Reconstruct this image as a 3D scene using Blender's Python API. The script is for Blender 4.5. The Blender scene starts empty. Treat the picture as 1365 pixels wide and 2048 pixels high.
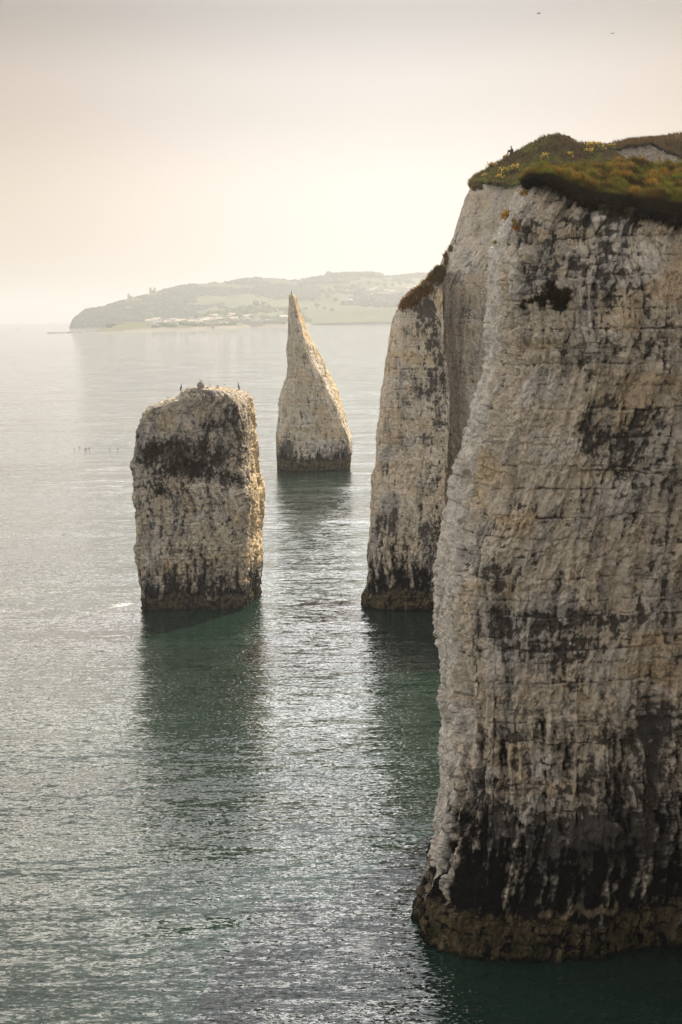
import bpy, math, random
import numpy as np
from mathutils import Vector, Matrix
random.seed(7)
rng = np.random.default_rng(11)
sc = bpy.context.scene
COL = sc.collection

# ------------------------------------------------------------------ camera
W, H = 1365.0, 2048.0
FPX = 3412.0
CAM_H = 32.0
PITCH = math.atan((1024 - 627) / FPX)
ROLL = math.atan(0.013)
fwd = np.array([0, math.cos(PITCH), -math.sin(PITCH)])
r0 = np.array([1.0, 0, 0]); u0 = np.array([0, math.sin(PITCH), math.cos(PITCH)])
rgt = math.cos(ROLL) * r0 - math.sin(ROLL) * u0
upv = math.sin(ROLL) * r0 + math.cos(ROLL) * u0
cam_d = bpy.data.cameras.new('camera'); cam = bpy.data.objects.new('camera', cam_d); COL.objects.link(cam)
M = Matrix(((rgt[0], upv[0], -fwd[0], 0), (rgt[1], upv[1], -fwd[1], 0), (rgt[2], upv[2], -fwd[2], CAM_H), (0, 0, 0, 1)))
cam.matrix_world = M
cam_d.sensor_fit = 'VERTICAL'; cam_d.sensor_height = 36.0; cam_d.lens = FPX / H * 36.0
cam_d.clip_start = 0.5; cam_d.clip_end = 120000
sc.camera = cam

def ray(px, py):
    u = (np.asarray(px, float) - 682.5) / FPX; v = (1024 - np.asarray(py, float)) / FPX
    return [fwd[i] + u * rgt[i] + v * upv[i] for i in range(3)]
def at(px, py, Y):
    """world point where the sight line through a photo pixel meets the vertical plane y = Y"""
    d = ray(px, py); k = Y / d[1]
    return k * d[0], CAM_H + k * d[2]
def to_px(x, y, z):
    w = [x, y, z - CAM_H]
    a = sum(w[i] * fwd[i] for i in range(3)); b = sum(w[i] * rgt[i] for i in range(3)); c = sum(w[i] * upv[i] for i in range(3))
    return 682.5 + FPX * b / a, 1024 - FPX * c / a
R2 = 12.74e6
def sea_z(x, y): return -(x * x + y * y) / R2
def on_sea(px, py):
    d = ray(px, py)
    t = CAM_H / -d[2] if d[2] < 0 else 20000
    for _ in range(30):
        z = sea_z(t * d[0], t * d[1]); t = (CAM_H - z) / -d[2] if d[2] < -1e-6 else 20000
    return t * d[0], t * d[1], sea_z(t * d[0], t * d[1])

# ------------------------------------------------------------------ sun, sky, exposure
SUN_EL, SUN_AZ = math.radians(45), math.radians(29)       # azimuth to the right of +Y
sdir = Vector((math.sin(SUN_AZ) * math.cos(SUN_EL), math.cos(SUN_AZ) * math.cos(SUN_EL), math.sin(SUN_EL)))
sl = bpy.data.lights.new('sun', 'SUN'); sl.energy = 5.0; sl.angle = math.radians(0.5); sl.color = (1.0, 0.84, 0.64)
so = bpy.data.objects.new('sun', sl); COL.objects.link(so)
so.rotation_euler = (-sdir).to_track_quat('-Z', 'Y').to_euler(); so.location = (60, 60, 120)

wd = bpy.data.worlds.new('World'); sc.world = wd; wd.use_nodes = True
nt = wd.node_tree; nt.nodes.clear()
def N(t, kind, **kw):
    n = t.nodes.new(kind)
    for k, v in kw.items(): setattr(n, k, v)
    return n
def math_n(t, op, a, b=None, c=None, clamp=False):
    n = N(t, 'ShaderNodeMath', operation=op); n.use_clamp = clamp
    for i, v in enumerate((a, b, c)):
        if v is None: continue
        if isinstance(v, (int, float)): n.inputs[i].default_value = v
        else: t.links.new(v, n.inputs[i])
    return n.outputs[0]
def ramp_n(t, fac, stops, interp='LINEAR'):
    n = N(t, 'ShaderNodeValToRGB'); cr = n.color_ramp; cr.interpolation = interp
    while len(cr.elements) < len(stops): cr.elements.new(0.5)
    for e, (p, c) in zip(cr.elements, stops):
        e.position = p; e.color = (*c, 1) if len(c) == 3 else c
    t.links.new(fac, n.inputs[0]); return n.outputs[0]
def mix_n(t, fac, a, b, mode='MIX'):
    n = N(t, 'ShaderNodeMix', data_type='RGBA', blend_type=mode)
    for i, v in ((0, fac), (6, a), (7, b)):
        if isinstance(v, (int, float)): n.inputs[i].default_value = v
        elif isinstance(v, tuple): n.inputs[i].default_value = (*v, 1)
        else: t.links.new(v, n.inputs[i])
    return n.outputs[2]
sky = N(nt, 'ShaderNodeTexSky', sky_type='NISHITA'); sky.sun_disc = False
sky.sun_elevation = SUN_EL; sky.sun_rotation = SUN_AZ; sky.dust_density = 4.0; sky.air_density = 1.0; sky.altitude = 30
tc = N(nt, 'ShaderNodeTexCoord'); sx = N(nt, 'ShaderNodeSeparateXYZ'); nt.links.new(tc.outputs['Generated'], sx.inputs[0])
el = math_n(nt, 'ARCSINE', math_n(nt, 'MAXIMUM', sx.outputs[2], 0.0))
el01 = math_n(nt, 'DIVIDE', el, math.pi / 2)
az = math_n(nt, 'ARCTAN2', sx.outputs[0], sx.outputs[1])
daz = math_n(nt, 'ABSOLUTE', math_n(nt, 'SUBTRACT', az, math.radians(1.5)))
azf = ramp_n(nt, math_n(nt, 'DIVIDE', daz, math.pi), [(0, (1, 1, 1)), (0.02, (0.97, 0.965, 0.96)), (0.045, (0.84, 0.80, 0.76)), (0.07, (0.69, 0.615, 0.53)), (0.12, (0.70, 0.65, 0.60)), (0.35, (0.95, 0.91, 0.86)), (0.6, (0.60, 0.57, 0.53)), (1, (0.43, 0.41, 0.385))], 'B_SPLINE')
elf = ramp_n(nt, el01, [(0, (0.66, 0.59, 0.52)), (0.040, (0.665, 0.60, 0.54)), (0.08, (0.51, 0.465, 0.43)), (0.112, (0.34, 0.315, 0.30)), (0.134, (2.6, 2.55, 2.5)), (0.165, (3.5, 3.47, 3.4)), (0.20, (1.4, 1.4, 1.4)), (0.25, (0.85, 0.87, 0.90)), (0.40, (0.85, 0.85, 0.9)), (1, (0.6, 0.65, 0.72))], 'EASE')
hz = mix_n(nt, 1.0, azf, elf, 'MULTIPLY')
skys = mix_n(nt, 1.0, sky.outputs[0], (0.10, 0.10, 0.10), 'MULTIPLY')
tot = mix_n(nt, 0.08, hz, skys)
bg = N(nt, 'ShaderNodeBackground'); nt.links.new(tot, bg.inputs[0]); bg.inputs[1].default_value = 1.0
wo = N(nt, 'ShaderNodeOutputWorld'); nt.links.new(bg.outputs[0], wo.inputs[0])
sc.view_settings.view_transform = 'Standard'; sc.view_settings.look = 'None'
sc.view_settings.exposure = 0.70; sc.view_settings.gamma = 1.0; sc.view_settings.use_curve_mapping = False
sc.cycles.use_denoising = True
sc.cycles.max_bounces = 6; sc.cycles.diffuse_bounces = 3; sc.cycles.volume_bounces = 1
sc.cycles.sample_clamp_indirect = 6

# ------------------------------------------------------------------ numpy noise
def _h(ix, iy, iz, seed):
    h = (ix.astype(np.int64) * 374761393 + iy.astype(np.int64) * 668265263 + iz.astype(np.int64) * 1442695041 + seed * 974711) & 0xFFFFFFFF
    h = ((h ^ (h >> 13)) * 1274126177) & 0xFFFFFFFF
    h = ((h ^ (h >> 16)) * 2246822519) & 0xFFFFFFFF
    return ((h ^ (h >> 15)) & 0xFFFFFF) / float(0xFFFFFF)
def vn(x, y, z=0.0, seed=0):
    x, y, z = np.broadcast_arrays(np.asarray(x, float), np.asarray(y, float), np.asarray(z, float))
    ix, iy, iz = np.floor(x), np.floor(y), np.floor(z)
    fx, fy, fz = x - ix, y - iy, z - iz
    fx, fy, fz = [f * f * f * (f * (f * 6 - 15) + 10) for f in (fx, fy, fz)]
    r = 0
    for a in (0, 1):
        for b in (0, 1):
            for c in (0, 1):
                w = (fx if a else 1 - fx) * (fy if b else 1 - fy) * (fz if c else 1 - fz)
                r = r + w * _h(ix + a, iy + b, iz + c, seed)
    return r * 2 - 1
def fbm(x, y, z=0.0, oct=4, seed=0, gain=0.5):
    r = 0; a = 1; s = 0
    for i in range(oct):
        r = r + a * vn(x * 2 ** i + 17.3 * i, y * 2 ** i + 5.1 * i, np.asarray(z) * 2 ** i, seed + i); s += a; a *= gain
    return r / s
def worley(x, y, seed=0, facets=False):
    """2-D: F1, F2 and the id of the nearest cell"""
    ix, iy = np.floor(x), np.floor(y)
    f1 = np.full(x.shape, 9.0); f2 = f1.copy(); cid = np.zeros(x.shape); tilt = np.zeros(x.shape)
    for a in (-1, 0, 1):
        for b in (-1, 0, 1):
            cx, cy = ix + a, iy + b; z0 = np.zeros_like(cx)
            px = cx + _h(cx, cy, z0, seed); py = cy + _h(cx, cy, z0 + 1, seed)
            d = np.hypot(px - x, py - y); v = _h(cx, cy, z0 + 2, seed)
            m = d < f1
            f2 = np.where(m, f1, np.minimum(f2, d)); cid = np.where(m, v, cid); f1 = np.where(m, d, f1)
            if facets: tilt = np.where(m, (_h(cx, cy, z0 + 3, seed) - .5) * (x - px) + (_h(cx, cy, z0 + 4, seed) - .62) * (y - py), tilt)
    return (f1, f2, cid, tilt) if facets else (f1, f2, cid)
def sst(a, b, x):
    t = np.clip((x - a) / (b - a), 0, 1); return t * t * (3 - 2 * t)
def blur(A, n):
    for ax in (0, 1):
        k = np.ones(2 * n + 1) / (2 * n + 1)
        pad = [(0, 0)] * A.ndim; pad[ax] = (n, n)
        B = np.pad(A, pad, mode='edge'); cs = np.cumsum(B, axis=ax)
        cs = np.insert(cs, 0, 0, axis=ax)
        A = (np.take(cs, range(2 * n + 1, cs.shape[ax]), axis=ax) - np.take(cs, range(0, cs.shape[ax] - 2 * n - 1), axis=ax)) / (2 * n + 1)
    return A
def interp(pts):
    a = sorted(pts); xs = [p[0] for p in a]; ys = [p[1] for p in a]
    return lambda v: np.interp(v, xs, ys)

# ------------------------------------------------------------------ mesh helpers
def mesh_obj(name, V, F, mat=None, parent=None, col=None, smooth=True, link=True):
    """F: (n,3) or (n,4) int array"""
    me = bpy.data.meshes.new(name); V = np.asarray(V, np.float32); F = np.asarray(F, np.int32)
    me.vertices.add(len(V)); me.vertices.foreach_set('co', V.ravel())
    k = F.shape[1]; me.loops.add(F.size); me.loops.foreach_set('vertex_index', F.ravel())
    me.polygons.add(len(F)); me.polygons.foreach_set('loop_start', np.arange(0, F.size, k, dtype=np.int32))
    me.update(calc_edges=True); me.validate()
    me.polygons.foreach_set('use_smooth', np.full(len(me.polygons), smooth, bool))
    if col is not None:
        at_ = me.color_attributes.new('Col', 'FLOAT_COLOR', 'POINT')
        c = np.ones((len(V), 4), np.float32); c[:, :3] = col; at_.data.foreach_set('color', c.ravel())
    if mat: me.materials.append(mat)
    o = bpy.data.objects.new(name, me)
    if link: COL.objects.link(o)
    if parent is not None: o.parent = parent
    return o
def grid_faces(nr, nc, wrap=False):
    r = np.arange(nr - 1)[:, None]; c = np.arange(nc if wrap else nc - 1)[None, :]
    c2 = (c + 1) % nc
    return np.stack([r * nc + c, r * nc + c2, (r + 1) * nc + c2, (r + 1) * nc + c], -1).reshape(-1, 4)
def tag(o, label=None, cat=None, group=None, kind=None):
    if label: o['label'] = label
    if cat: o['category'] = cat
    if group: o['group'] = group
    if kind: o['kind'] = kind
    return o
def empty(name, loc, rz=0.0, scale=1.0):
    o = bpy.data.objects.new(name, None); COL.objects.link(o); o.location = loc; o.rotation_euler = (0, 0, rz); o.scale = (scale,) * 3
    o.empty_display_size = 0.2
    return o
def copy_tree(o, parent=None):
    c = o.copy(); COL.objects.link(c); c.parent = parent
    for ch in list(o.children): copy_tree(ch, c)
    return c
class MB:
    """collects simple shapes into one mesh"""
    def __init__(s): s.v = []; s.f = []; s.n = 0
    def add(s, V, F):
        for f in F: s.f.append([i + s.n for i in f])
        s.v += [tuple(p) for p in V]; s.n = len(s.v)
    def box(s, x0, x1, y0, y1, z0, z1):
        s.add([(x0, y0, z0), (x1, y0, z0), (x1, y1, z0), (x0, y1, z0), (x0, y0, z1), (x1, y0, z1), (x1, y1, z1), (x0, y1, z1)],
              [(0, 3, 2, 1), (4, 5, 6, 7), (0, 1, 5, 4), (1, 2, 6, 5), (2, 3, 7, 6), (3, 0, 4, 7)])
    def loft(s, rings, seg=10, flat=None):
        """rings: (x,y,z,rx,ry,rz-axis tuple) discs across direction of travel; caps added"""
        V = []; n = len(rings)
        P = [Vector(r[:3]) for r in rings]
        for i, r in enumerate(rings):
            d = (P[min(i + 1, n - 1)] - P[max(i - 1, 0)]).normalized()
            side = d.cross(Vector((0, 1, 0)));
            if side.length < 1e-3: side = Vector((1, 0, 0))
            side.normalize(); other = d.cross(side).normalized()
            for k in range(seg):
                a = 2 * math.pi * k / seg
                V.append(P[i] + side * (math.cos(a) * r[3]) + other * (math.sin(a) * r[4]))
        F = []
        for i in range(n - 1):
            for k in range(seg):
                F.append((i * seg + k, i * seg + (k + 1) % seg, (i + 1) * seg + (k + 1) % seg, (i + 1) * seg + k))
        F.append(tuple(range(seg))[::-1]); F.append(tuple((n - 1) * seg + k for k in range(seg)))
        s.add(V, F)
    def build(s, name, mat, parent=None, smooth=True):
        me = bpy.data.meshes.new(name); me.from_pydata(s.v, [], s.f); me.update()
        me.polygons.foreach_set('use_smooth', [smooth] * len(me.polygons))
        me.materials.append(mat); o = bpy.data.objects.new(name, me); COL.objects.link(o)
        if parent is not None: o.parent = parent
        return o

# ------------------------------------------------------------------ materials
def new_mat(name):
    m = bpy.data.materials.new(name); m.use_nodes = True; t = m.node_tree
    return m, t, t.nodes['Principled BSDF']
def noise_n(t, vec, scale, detail=4, rough=0.55, out=0):
    n = N(t, 'ShaderNodeTexNoise'); n.inputs['Scale'].default_value = scale; n.inputs['Detail'].default_value = detail; n.inputs['Roughness'].default_value = rough
    if vec is not None: t.links.new(vec, n.inputs['Vector'])
    return n.outputs[out]
def mapping(t, vec, sc_, loc=(0, 0, 0), rot=(0, 0, 0)):
    n = N(t, 'ShaderNodeMapping'); n.inputs['Scale'].default_value = sc_; n.inputs['Location'].default_value = loc; n.inputs['Rotation'].default_value = rot
    t.links.new(vec, n.inputs['Vector']); return n.outputs[0]
def chalk_mat(name, fine, bump=0.25):
    m, t, b = new_mat(name)
    a = N(t, 'ShaderNodeAttribute', attribute_name='Col'); g = N(t, 'ShaderNodeTexCoord').outputs['Object']
    n1 = noise_n(t, mapping(t, g, (1, 1, 0.7)), fine, 5, 0.65); n2 = noise_n(t, mapping(t, g, (1, 1, 0.35)), fine * 0.22, 4, 0.6)
    v = mix_n(t, 1.0, a.outputs['Color'], ramp_n(t, n1, [(0.28, (0.62, 0.60, 0.58)), (0.42, (0.95, 0.95, 0.95)), (0.62, (1.08, 1.06, 1.03)), (0.8, (1.15, 1.12, 1.08))]), 'MULTIPLY')
    v = mix_n(t, 1.0, v, ramp_n(t, n2, [(0.3, (0.80, 0.81, 0.83)), (0.5, (1.0, 1.0, 1.0)), (0.7, (1.06, 1.02, 0.96))]), 'MULTIPLY')
    wv = N(t, 'ShaderNodeVectorMath', operation='ADD'); t.links.new(mapping(t, g, (1, 1, 0.55)), wv.inputs[0])
    wn = N(t, 'ShaderNodeVectorMath', operation='SCALE'); t.links.new(noise_n(t, g, fine * .3, 3, 0.6, out=1), wn.inputs[0]); wn.inputs['Scale'].default_value = 1.1
    t.links.new(wn.outputs[0], wv.inputs[1])
    vo = N(t, 'ShaderNodeTexVoronoi', feature='DISTANCE_TO_EDGE'); vo.inputs['Scale'].default_value = fine * 0.30; t.links.new(wv.outputs[0], vo.inputs['Vector'])
    ck = math_n(t, 'SUBTRACT', 1.0, math_n(t, 'DIVIDE', vo.outputs[0], 0.045), clamp=True)
    ck = math_n(t, 'MULTIPLY', ck, math_n(t, 'MULTIPLY', math_n(t, 'SUBTRACT', n2, 0.42), 5.0, clamp=True))
    vp = N(t, 'ShaderNodeTexVoronoi', feature='F1'); vp.inputs['Scale'].default_value = fine * 0.9; t.links.new(wv.outputs[0], vp.inputs['Vector'])
    pit = math_n(t, 'MULTIPLY', math_n(t, 'SUBTRACT', 0.20, vp.outputs['Distance']), 8.0, clamp=True)
    pit = math_n(t, 'MULTIPLY', pit, math_n(t, 'MULTIPLY', math_n(t, 'SUBTRACT', n1, 0.50), 6.0, clamp=True))
    dk = math_n(t, 'MAXIMUM', math_n(t, 'MULTIPLY', ck, 0.62), math_n(t, 'MULTIPLY', pit, 0.7))
    v = mix_n(t, dk, v, mix_n(t, 1.0, v, (0.14, 0.125, 0.11), 'MULTIPLY'))
    t.links.new(v, b.inputs['Base Color']); b.inputs['Roughness'].default_value = 0.95
    b.inputs['Specular IOR Level'].default_value = 0.08
    bn = N(t, 'ShaderNodeBump'); bn.inputs['Strength'].default_value = bump; bn.inputs['Distance'].default_value = 1.6 / fine
    hh_ = math_n(t, 'SUBTRACT', math_n(t, 'ADD', n1, math_n(t, 'MULTIPLY', vp.outputs['Distance'], 0.35)), math_n(t, 'MULTIPLY', dk, 0.35))
    t.links.new(hh_, bn.inputs['Height']); t.links.new(bn.outputs[0], b.inputs['Normal'])
    return m
def col_mat(name, rough=0.85, scale=3.0, lo=0.7, hi=1.25, transl=0.0):
    m, t, b = new_mat(name)
    a = N(t, 'ShaderNodeAttribute', attribute_name='Col'); g = N(t, 'ShaderNodeTexCoord').outputs['Object']
    n1 = noise_n(t, g, scale, 4)
    v = mix_n(t, 1.0, a.outputs['Color'], ramp_n(t, n1, [(0.3, (lo,) * 3), (0.7, (hi,) * 3)]), 'MULTIPLY')
    t.links.new(v, b.inputs['Base Color']); b.inputs['Roughness'].default_value = rough; b.inputs['Specular IOR Level'].default_value = 0.03
    if transl:
        tr = N(t, 'ShaderNodeBsdfTranslucent'); t.links.new(v, tr.inputs[0]); ms = N(t, 'ShaderNodeMixShader'); ms.inputs[0].default_value = transl
        t.links.new(b.outputs[0], ms.inputs[1]); t.links.new(tr.outputs[0], ms.inputs[2]); t.links.new(ms.outputs[0], t.nodes['Material Output'].inputs[0])
    return m
def flat_mat(name, c, rough=0.7, var=0.15, scale=8.0):
    m, t, b = new_mat(name); g = N(t, 'ShaderNodeTexCoord').outputs['Object']
    n = noise_n(t, g, scale, 3)
    v = ramp_n(t, n, [(0.3, tuple(x * (1 - var) for x in c)), (0.7, tuple(x * (1 + var) for x in c))])
    t.links.new(v, b.inputs['Base Color']); b.inputs['Roughness'].default_value = rough
    return m

# ------------------------------------------------------------------ water
def water():
    m, t, b = new_mat('sea_water')
    g = N(t, 'ShaderNodeTexCoord').outputs['Object']
    def slope(sx_, sy_, loc, ax, ay, rot=0.0, det=2.0):
        n = noise_n(t, mapping(t, g, (sx_, sy_, 1), loc, (0, 0, rot)), 1.0, det, 0.55, out=1)
        v = N(t, 'ShaderNodeVectorMath', operation='SUBTRACT'); t.links.new(n, v.inputs[0]); v.inputs[1].default_value = (0.5, 0.5, 0.5)
        w = N(t, 'ShaderNodeVectorMath', operation='MULTIPLY'); t.links.new(v.outputs[0], w.inputs[0]); w.inputs[1].default_value = (ax, ay, 0)
        return w.outputs[0]
    def addv(a, c):
        n = N(t, 'ShaderNodeVectorMath', operation='ADD'); t.links.new(a, n.inputs[0]); t.links.new(c, n.inputs[1]); return n.outputs[0]
    s1 = slope(0.05, 0.20, (3, 7, 0), 0.12, 0.26, 0.10)
    s2 = slope(0.5, 1.7, (1, 2, 0), 0.38, 0.50, -0.12)
    s3 = slope(2.0, 4.6, (5, 1, 0), 0.34, 0.42, 0.15, 3.0)
    wind = ramp_n(t, noise_n(t, mapping(t, g, (0.006, 0.016, 1)), 1.0, 3), [(0.35, (0.55,) * 3), (0.65, (1.25,) * 3)])
    s = addv(s2, s3)
    # rare steep facets of the smallest ripples
    n4 = noise_n(t, mapping(t, g, (3.2, 5.5, 1), (2, 9, 0)), 1.0, 2.0, 0.6, out=1)
    q = N(t, 'ShaderNodeVectorMath', operation='SUBTRACT'); t.links.new(n4, q.inputs[0]); q.inputs[1].default_value = (0.5, 0.5, 0.5)
    q2 = N(t, 'ShaderNodeVectorMath', operation='MULTIPLY'); t.links.new(q.outputs[0], q2.inputs[0]); t.links.new(q.outputs[0], q2.inputs[1])
    q3 = N(t, 'ShaderNodeVectorMath', operation='MULTIPLY'); t.links.new(q2.outputs[0], q3.inputs[0]); t.links.new(q.outputs[0], q3.inputs[1])
    q4 = N(t, 'ShaderNodeVectorMath', operation='MULTIPLY'); t.links.new(q3.outputs[0], q4.inputs[0]); q4.inputs[1].default_value = (75, 55, 0)
    s = addv(s, q4.outputs[0])
    ws = N(t, 'ShaderNodeVectorMath', operation='MULTIPLY'); t.links.new(s, ws.inputs[0]); t.links.new(wind, ws.inputs[1])
    s = addv(s1, ws.outputs[0])
    gn = N(t, 'ShaderNodeNewGeometry')
    nn = N(t, 'ShaderNodeVectorMath', operation='ADD'); t.links.new(s, nn.inputs[0]); nn.inputs[1].default_value = (0, 0, 1)
    no = N(t, 'ShaderNodeVectorMath', operation='NORMALIZE'); t.links.new(nn.outputs[0], no.inputs[0])
    t.links.new(no.outputs[0], b.inputs['Normal'])
    base = ramp_n(t, noise_n(t, mapping(t, g, (0.02, 0.02, 1)), 1.0, 3), [(0.35, (0.006, 0.017, 0.013)), (0.65, (0.011, 0.031, 0.022))])
    # foam where the swell breaks on the rocks
    foam = None
    sp = N(t, 'ShaderNodeSeparateXYZ'); t.links.new(g, sp.inputs[0])
    for (px, py, rx, ry, k) in ((725, 1893, 1.1, 3.6, 0.30), (790, 1890, 0.9, 4.0, 0.12), (252, 1211, 1.9, 2.2, 0.42), (868, 1222, 1.4, 3.0, 0.1)):
        X, Y, _ = on_sea(px, py)
        dx = math_n(t, 'DIVIDE', math_n(t, 'SUBTRACT', sp.outputs[0], X), rx); dy = math_n(t, 'DIVIDE', math_n(t, 'SUBTRACT', sp.outputs[1], Y), ry)
        d2 = math_n(t, 'ADD', math_n(t, 'MULTIPLY', dx, dx), math_n(t, 'MULTIPLY', dy, dy))
        e = math_n(t, 'MULTIPLY', math_n(t, 'EXPONENT', math_n(t, 'MULTIPLY', d2, -1.0)), k)
        foam = e if foam is None else math_n(t, 'ADD', foam, e)
    fn = noise_n(t, mapping(t, g, (1.6, 2.2, 1)), 1.6, 5, 0.7)
    fm = math_n(t, 'MULTIPLY', math_n(t, 'SUBTRACT', math_n(t, 'ADD', fn, foam), 0.74), 6.0, clamp=True)
    col = mix_n(t, fm, base, (0.75, 0.75, 0.72))
    t.links.new(col, b.inputs['Base Color'])
    b.inputs['IOR'].default_value = 1.45
    t.links.new(math_n(t, 'ADD', math_n(t, 'MULTIPLY', fm, 0.6), 0.04), b.inputs['Roughness'])
    # disc that follows the curve of the earth
    rr = np.concatenate([np.linspace(0, 400, 9)[1:], np.geomspace(500, 34000, 60)])
    th = np.linspace(0, 2 * np.pi, 181)[:-1]
    Rg, T = np.meshgrid(rr, th, indexing='ij')
    X = Rg * np.cos(T); Y = Rg * np.sin(T)
    V = np.stack([X, Y, sea_z(X, Y)], -1).reshape(-1, 3)
    F = grid_faces(len(rr), len(th), True).tolist()
    V = np.vstack([V, [[0, 0, 0]]]); c = len(V) - 1
    me = bpy.data.meshes.new('sea'); me.from_pydata(V.tolist(), [], F + [[c, i, (i + 1) % 180] for i in range(180)]); me.update()
    me.polygons.foreach_set('use_smooth', [True] * len(me.polygons)); me.materials.append(m)
    o = bpy.data.objects.new('sea', me); COL.objects.link(o); tag(o, kind='structure')
water()

# ------------------------------------------------------------------ chalk rocks
def resample(poly, nseg):
    """closed plan polygon with the number of samples wanted on each edge; lightly rounded"""
    out = []
    n = len(poly)
    for i in range(n):
        a = np.array(poly[i]); b = np.array(poly[(i + 1) % n]); k = nseg[i]
        for j in range(k): out.append(a + (b - a) * j / k)
    return np.array(out)
def chalk_relief(U, Z, X, Y, seed, s=1.0, block=1.0, knob=1.0, flute=1.0):
    """height of the rock face: bedding, joints, flutes and knobs; U runs along the face, Z up"""
    wz = 0.45 * fbm(U * 0.10, Z * 0.16, 0, 4, seed + 90) + 0.10 * fbm(U * 0.9, Z * 0.5, 0, 3, seed + 92)
    wu = 0.5 * fbm(U * 0.4, Z * 0.22, 0, 4, seed + 91, 0.6)
    wz = wz + 0.5 * vn(Z * 0.55, 0.3, 0.1, seed + 93)
    d = 0.95 * fbm(X * 0.13, Y * 0.13, Z * 0.09, 4, seed)
    fl = fbm((U + wu) * 0.6, Z * 0.10, 0, 4, seed + 1, 0.55); d = d + (0.4 - np.abs(fl)) * 1.0 * flute
    fl = fbm((U + wu) * 1.9, Z * 0.28, 0, 3, seed + 2, 0.55); d = d + (0.4 - np.abs(fl)) * 0.32 * flute
    groove = np.zeros_like(d)
    zone = sst(-0.25, 0.35, fbm(U * 0.14, Z * 0.12, 0, 3, seed + 13))
    for bi, (bh, bw, amp, gr) in enumerate(((1.7, 1.1, 0.16, 0.07), (0.7, 0.5, 0.10, 0.045))):
        q = (Z + wz + 0.10 * vn(U * 0.7, Z * 0.2, 3.3, seed + 5 + bi)) / (bh * s)
        row = np.floor(q); fr = q - row
        jit = _h(row, row * 0, row * 0, seed + 7 + bi)
        fr_b = np.minimum(fr, 1 - fr) * bh * s
        uu = (U + 1.6 * wu + jit * 17.3) / (bw * s * (0.6 + 1.3 * _h(row, row * 0 + 3, row * 0, seed + 7)))
        uu = uu + 0.45 * vn(U * 1.3, Z * 0.6, 1.2, seed + 9)
        c = np.floor(uu); fu = uu - c; fu_b = np.minimum(fu, 1 - fu) * bw * s
        hgt = _h(row, c, row * 0, seed + 11 + bi) - 0.5
        pres = (0.15 + 0.85 * (zone if bi else 1 - 0.5 * zone)) * sst(-0.2, 0.1, fbm(U * 0.5 + row * 3.7, row * 0.3, 0, 3, seed + 14 + bi))
        d = d + block * amp * hgt * sst(0, 0.08 * s, np.minimum(fr_b, fu_b)) * (0.3 + 0.8 * pres)
        d = d + block * amp * 0.5 * fr * pres                        # each bed overhangs the one below a little
        g = (1 - sst(0.0, 0.045 * s + 0.01, fr_b)) * pres + 0.6 * (1 - sst(0.0, 0.04 * s + 0.01, fu_b)) * pres * zone
        groove = np.maximum(groove, g); d = d - block * gr * g
    for ki, (kx, kz, amp) in enumerate(((1.15, 0.55, 0.26), (2.3, 1.25, 0.16), (4.6, 3.0, 0.07))):
        f1, f2, cid, tl = worley((U + 1.3 * wu) * kx / s + 3.1 * ki, (Z + wz) * kz / s + 0.5 * vn(U * 2, Z, 0, seed + 25 + ki), seed + 20 + ki, True)
        m = 0.25 + 0.9 * sst(-0.25, 0.3, fbm(U * 0.2, Z * 0.16, 5.5 + ki, 3, seed + 30 + ki))
        d = d + knob * amp * m * (0.6 * (1 - f1 * f1 * 1.3) + 0.8 * (cid - 0.5) + 2.4 * tl)
        groove = np.maximum(groove, m * 0.7 * (1 - sst(0.0, 0.12, f2 - f1)) * (cid > 0.3))
    d = d + 0.30 * np.abs(fbm((U + wu) * 1.2, (Z + wz) * 0.8, 0, 4, seed + 42, .6)) + 0.16 * np.abs(fbm(U * 3.4, Z * 2.6, 0, 4, seed + 43, .65))
    d = d + 0.06 * fbm(U * 3.6, Z * 3.0, Y, 4, seed + 40, 0.65) + 0.12 * fbm(U * 0.8, Z * 0.6, Y * .7, 4, seed + 41, .6)
    q = (Z + wz * 0.8 + 0.03 * vn(U * 3, 0, 0, seed + 44)) / (1.05 * s); fl_ = np.abs(q - np.round(q)) * 1.05 * s      # flint bands
    fln = (1 - sst(0.015, 0.06, fl_)) * sst(-0.10, 0.2, vn(U * 3.2, np.round(q) * 7.7, 0, seed + 45) + 0.6 * fbm(U * 0.35, np.round(q) * 3.1, 0, 2, seed + 46))
    groove = np.maximum(groove, fln * 0.95); d = d - 0.08 * fln
    return d, groove
CH = dict(chalk=(0.78, 0.675, 0.53), pale=(0.83, 0.76, 0.66), grey=(0.33, 0.32, 0.305), dirt=(0.085, 0.074, 0.062), black=(0.005, 0.005, 0.0055), tan=(0.17, 0.135, 0.075), green=(0.05, 0.05, 0.022), gold=(0.66, 0.47, 0.24), veg=(0.05, 0.042, 0.022))
def lerpc(C, col, w): return C + (np.array(col) - C) * np.clip(w, 0, 1)[..., None]
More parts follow.
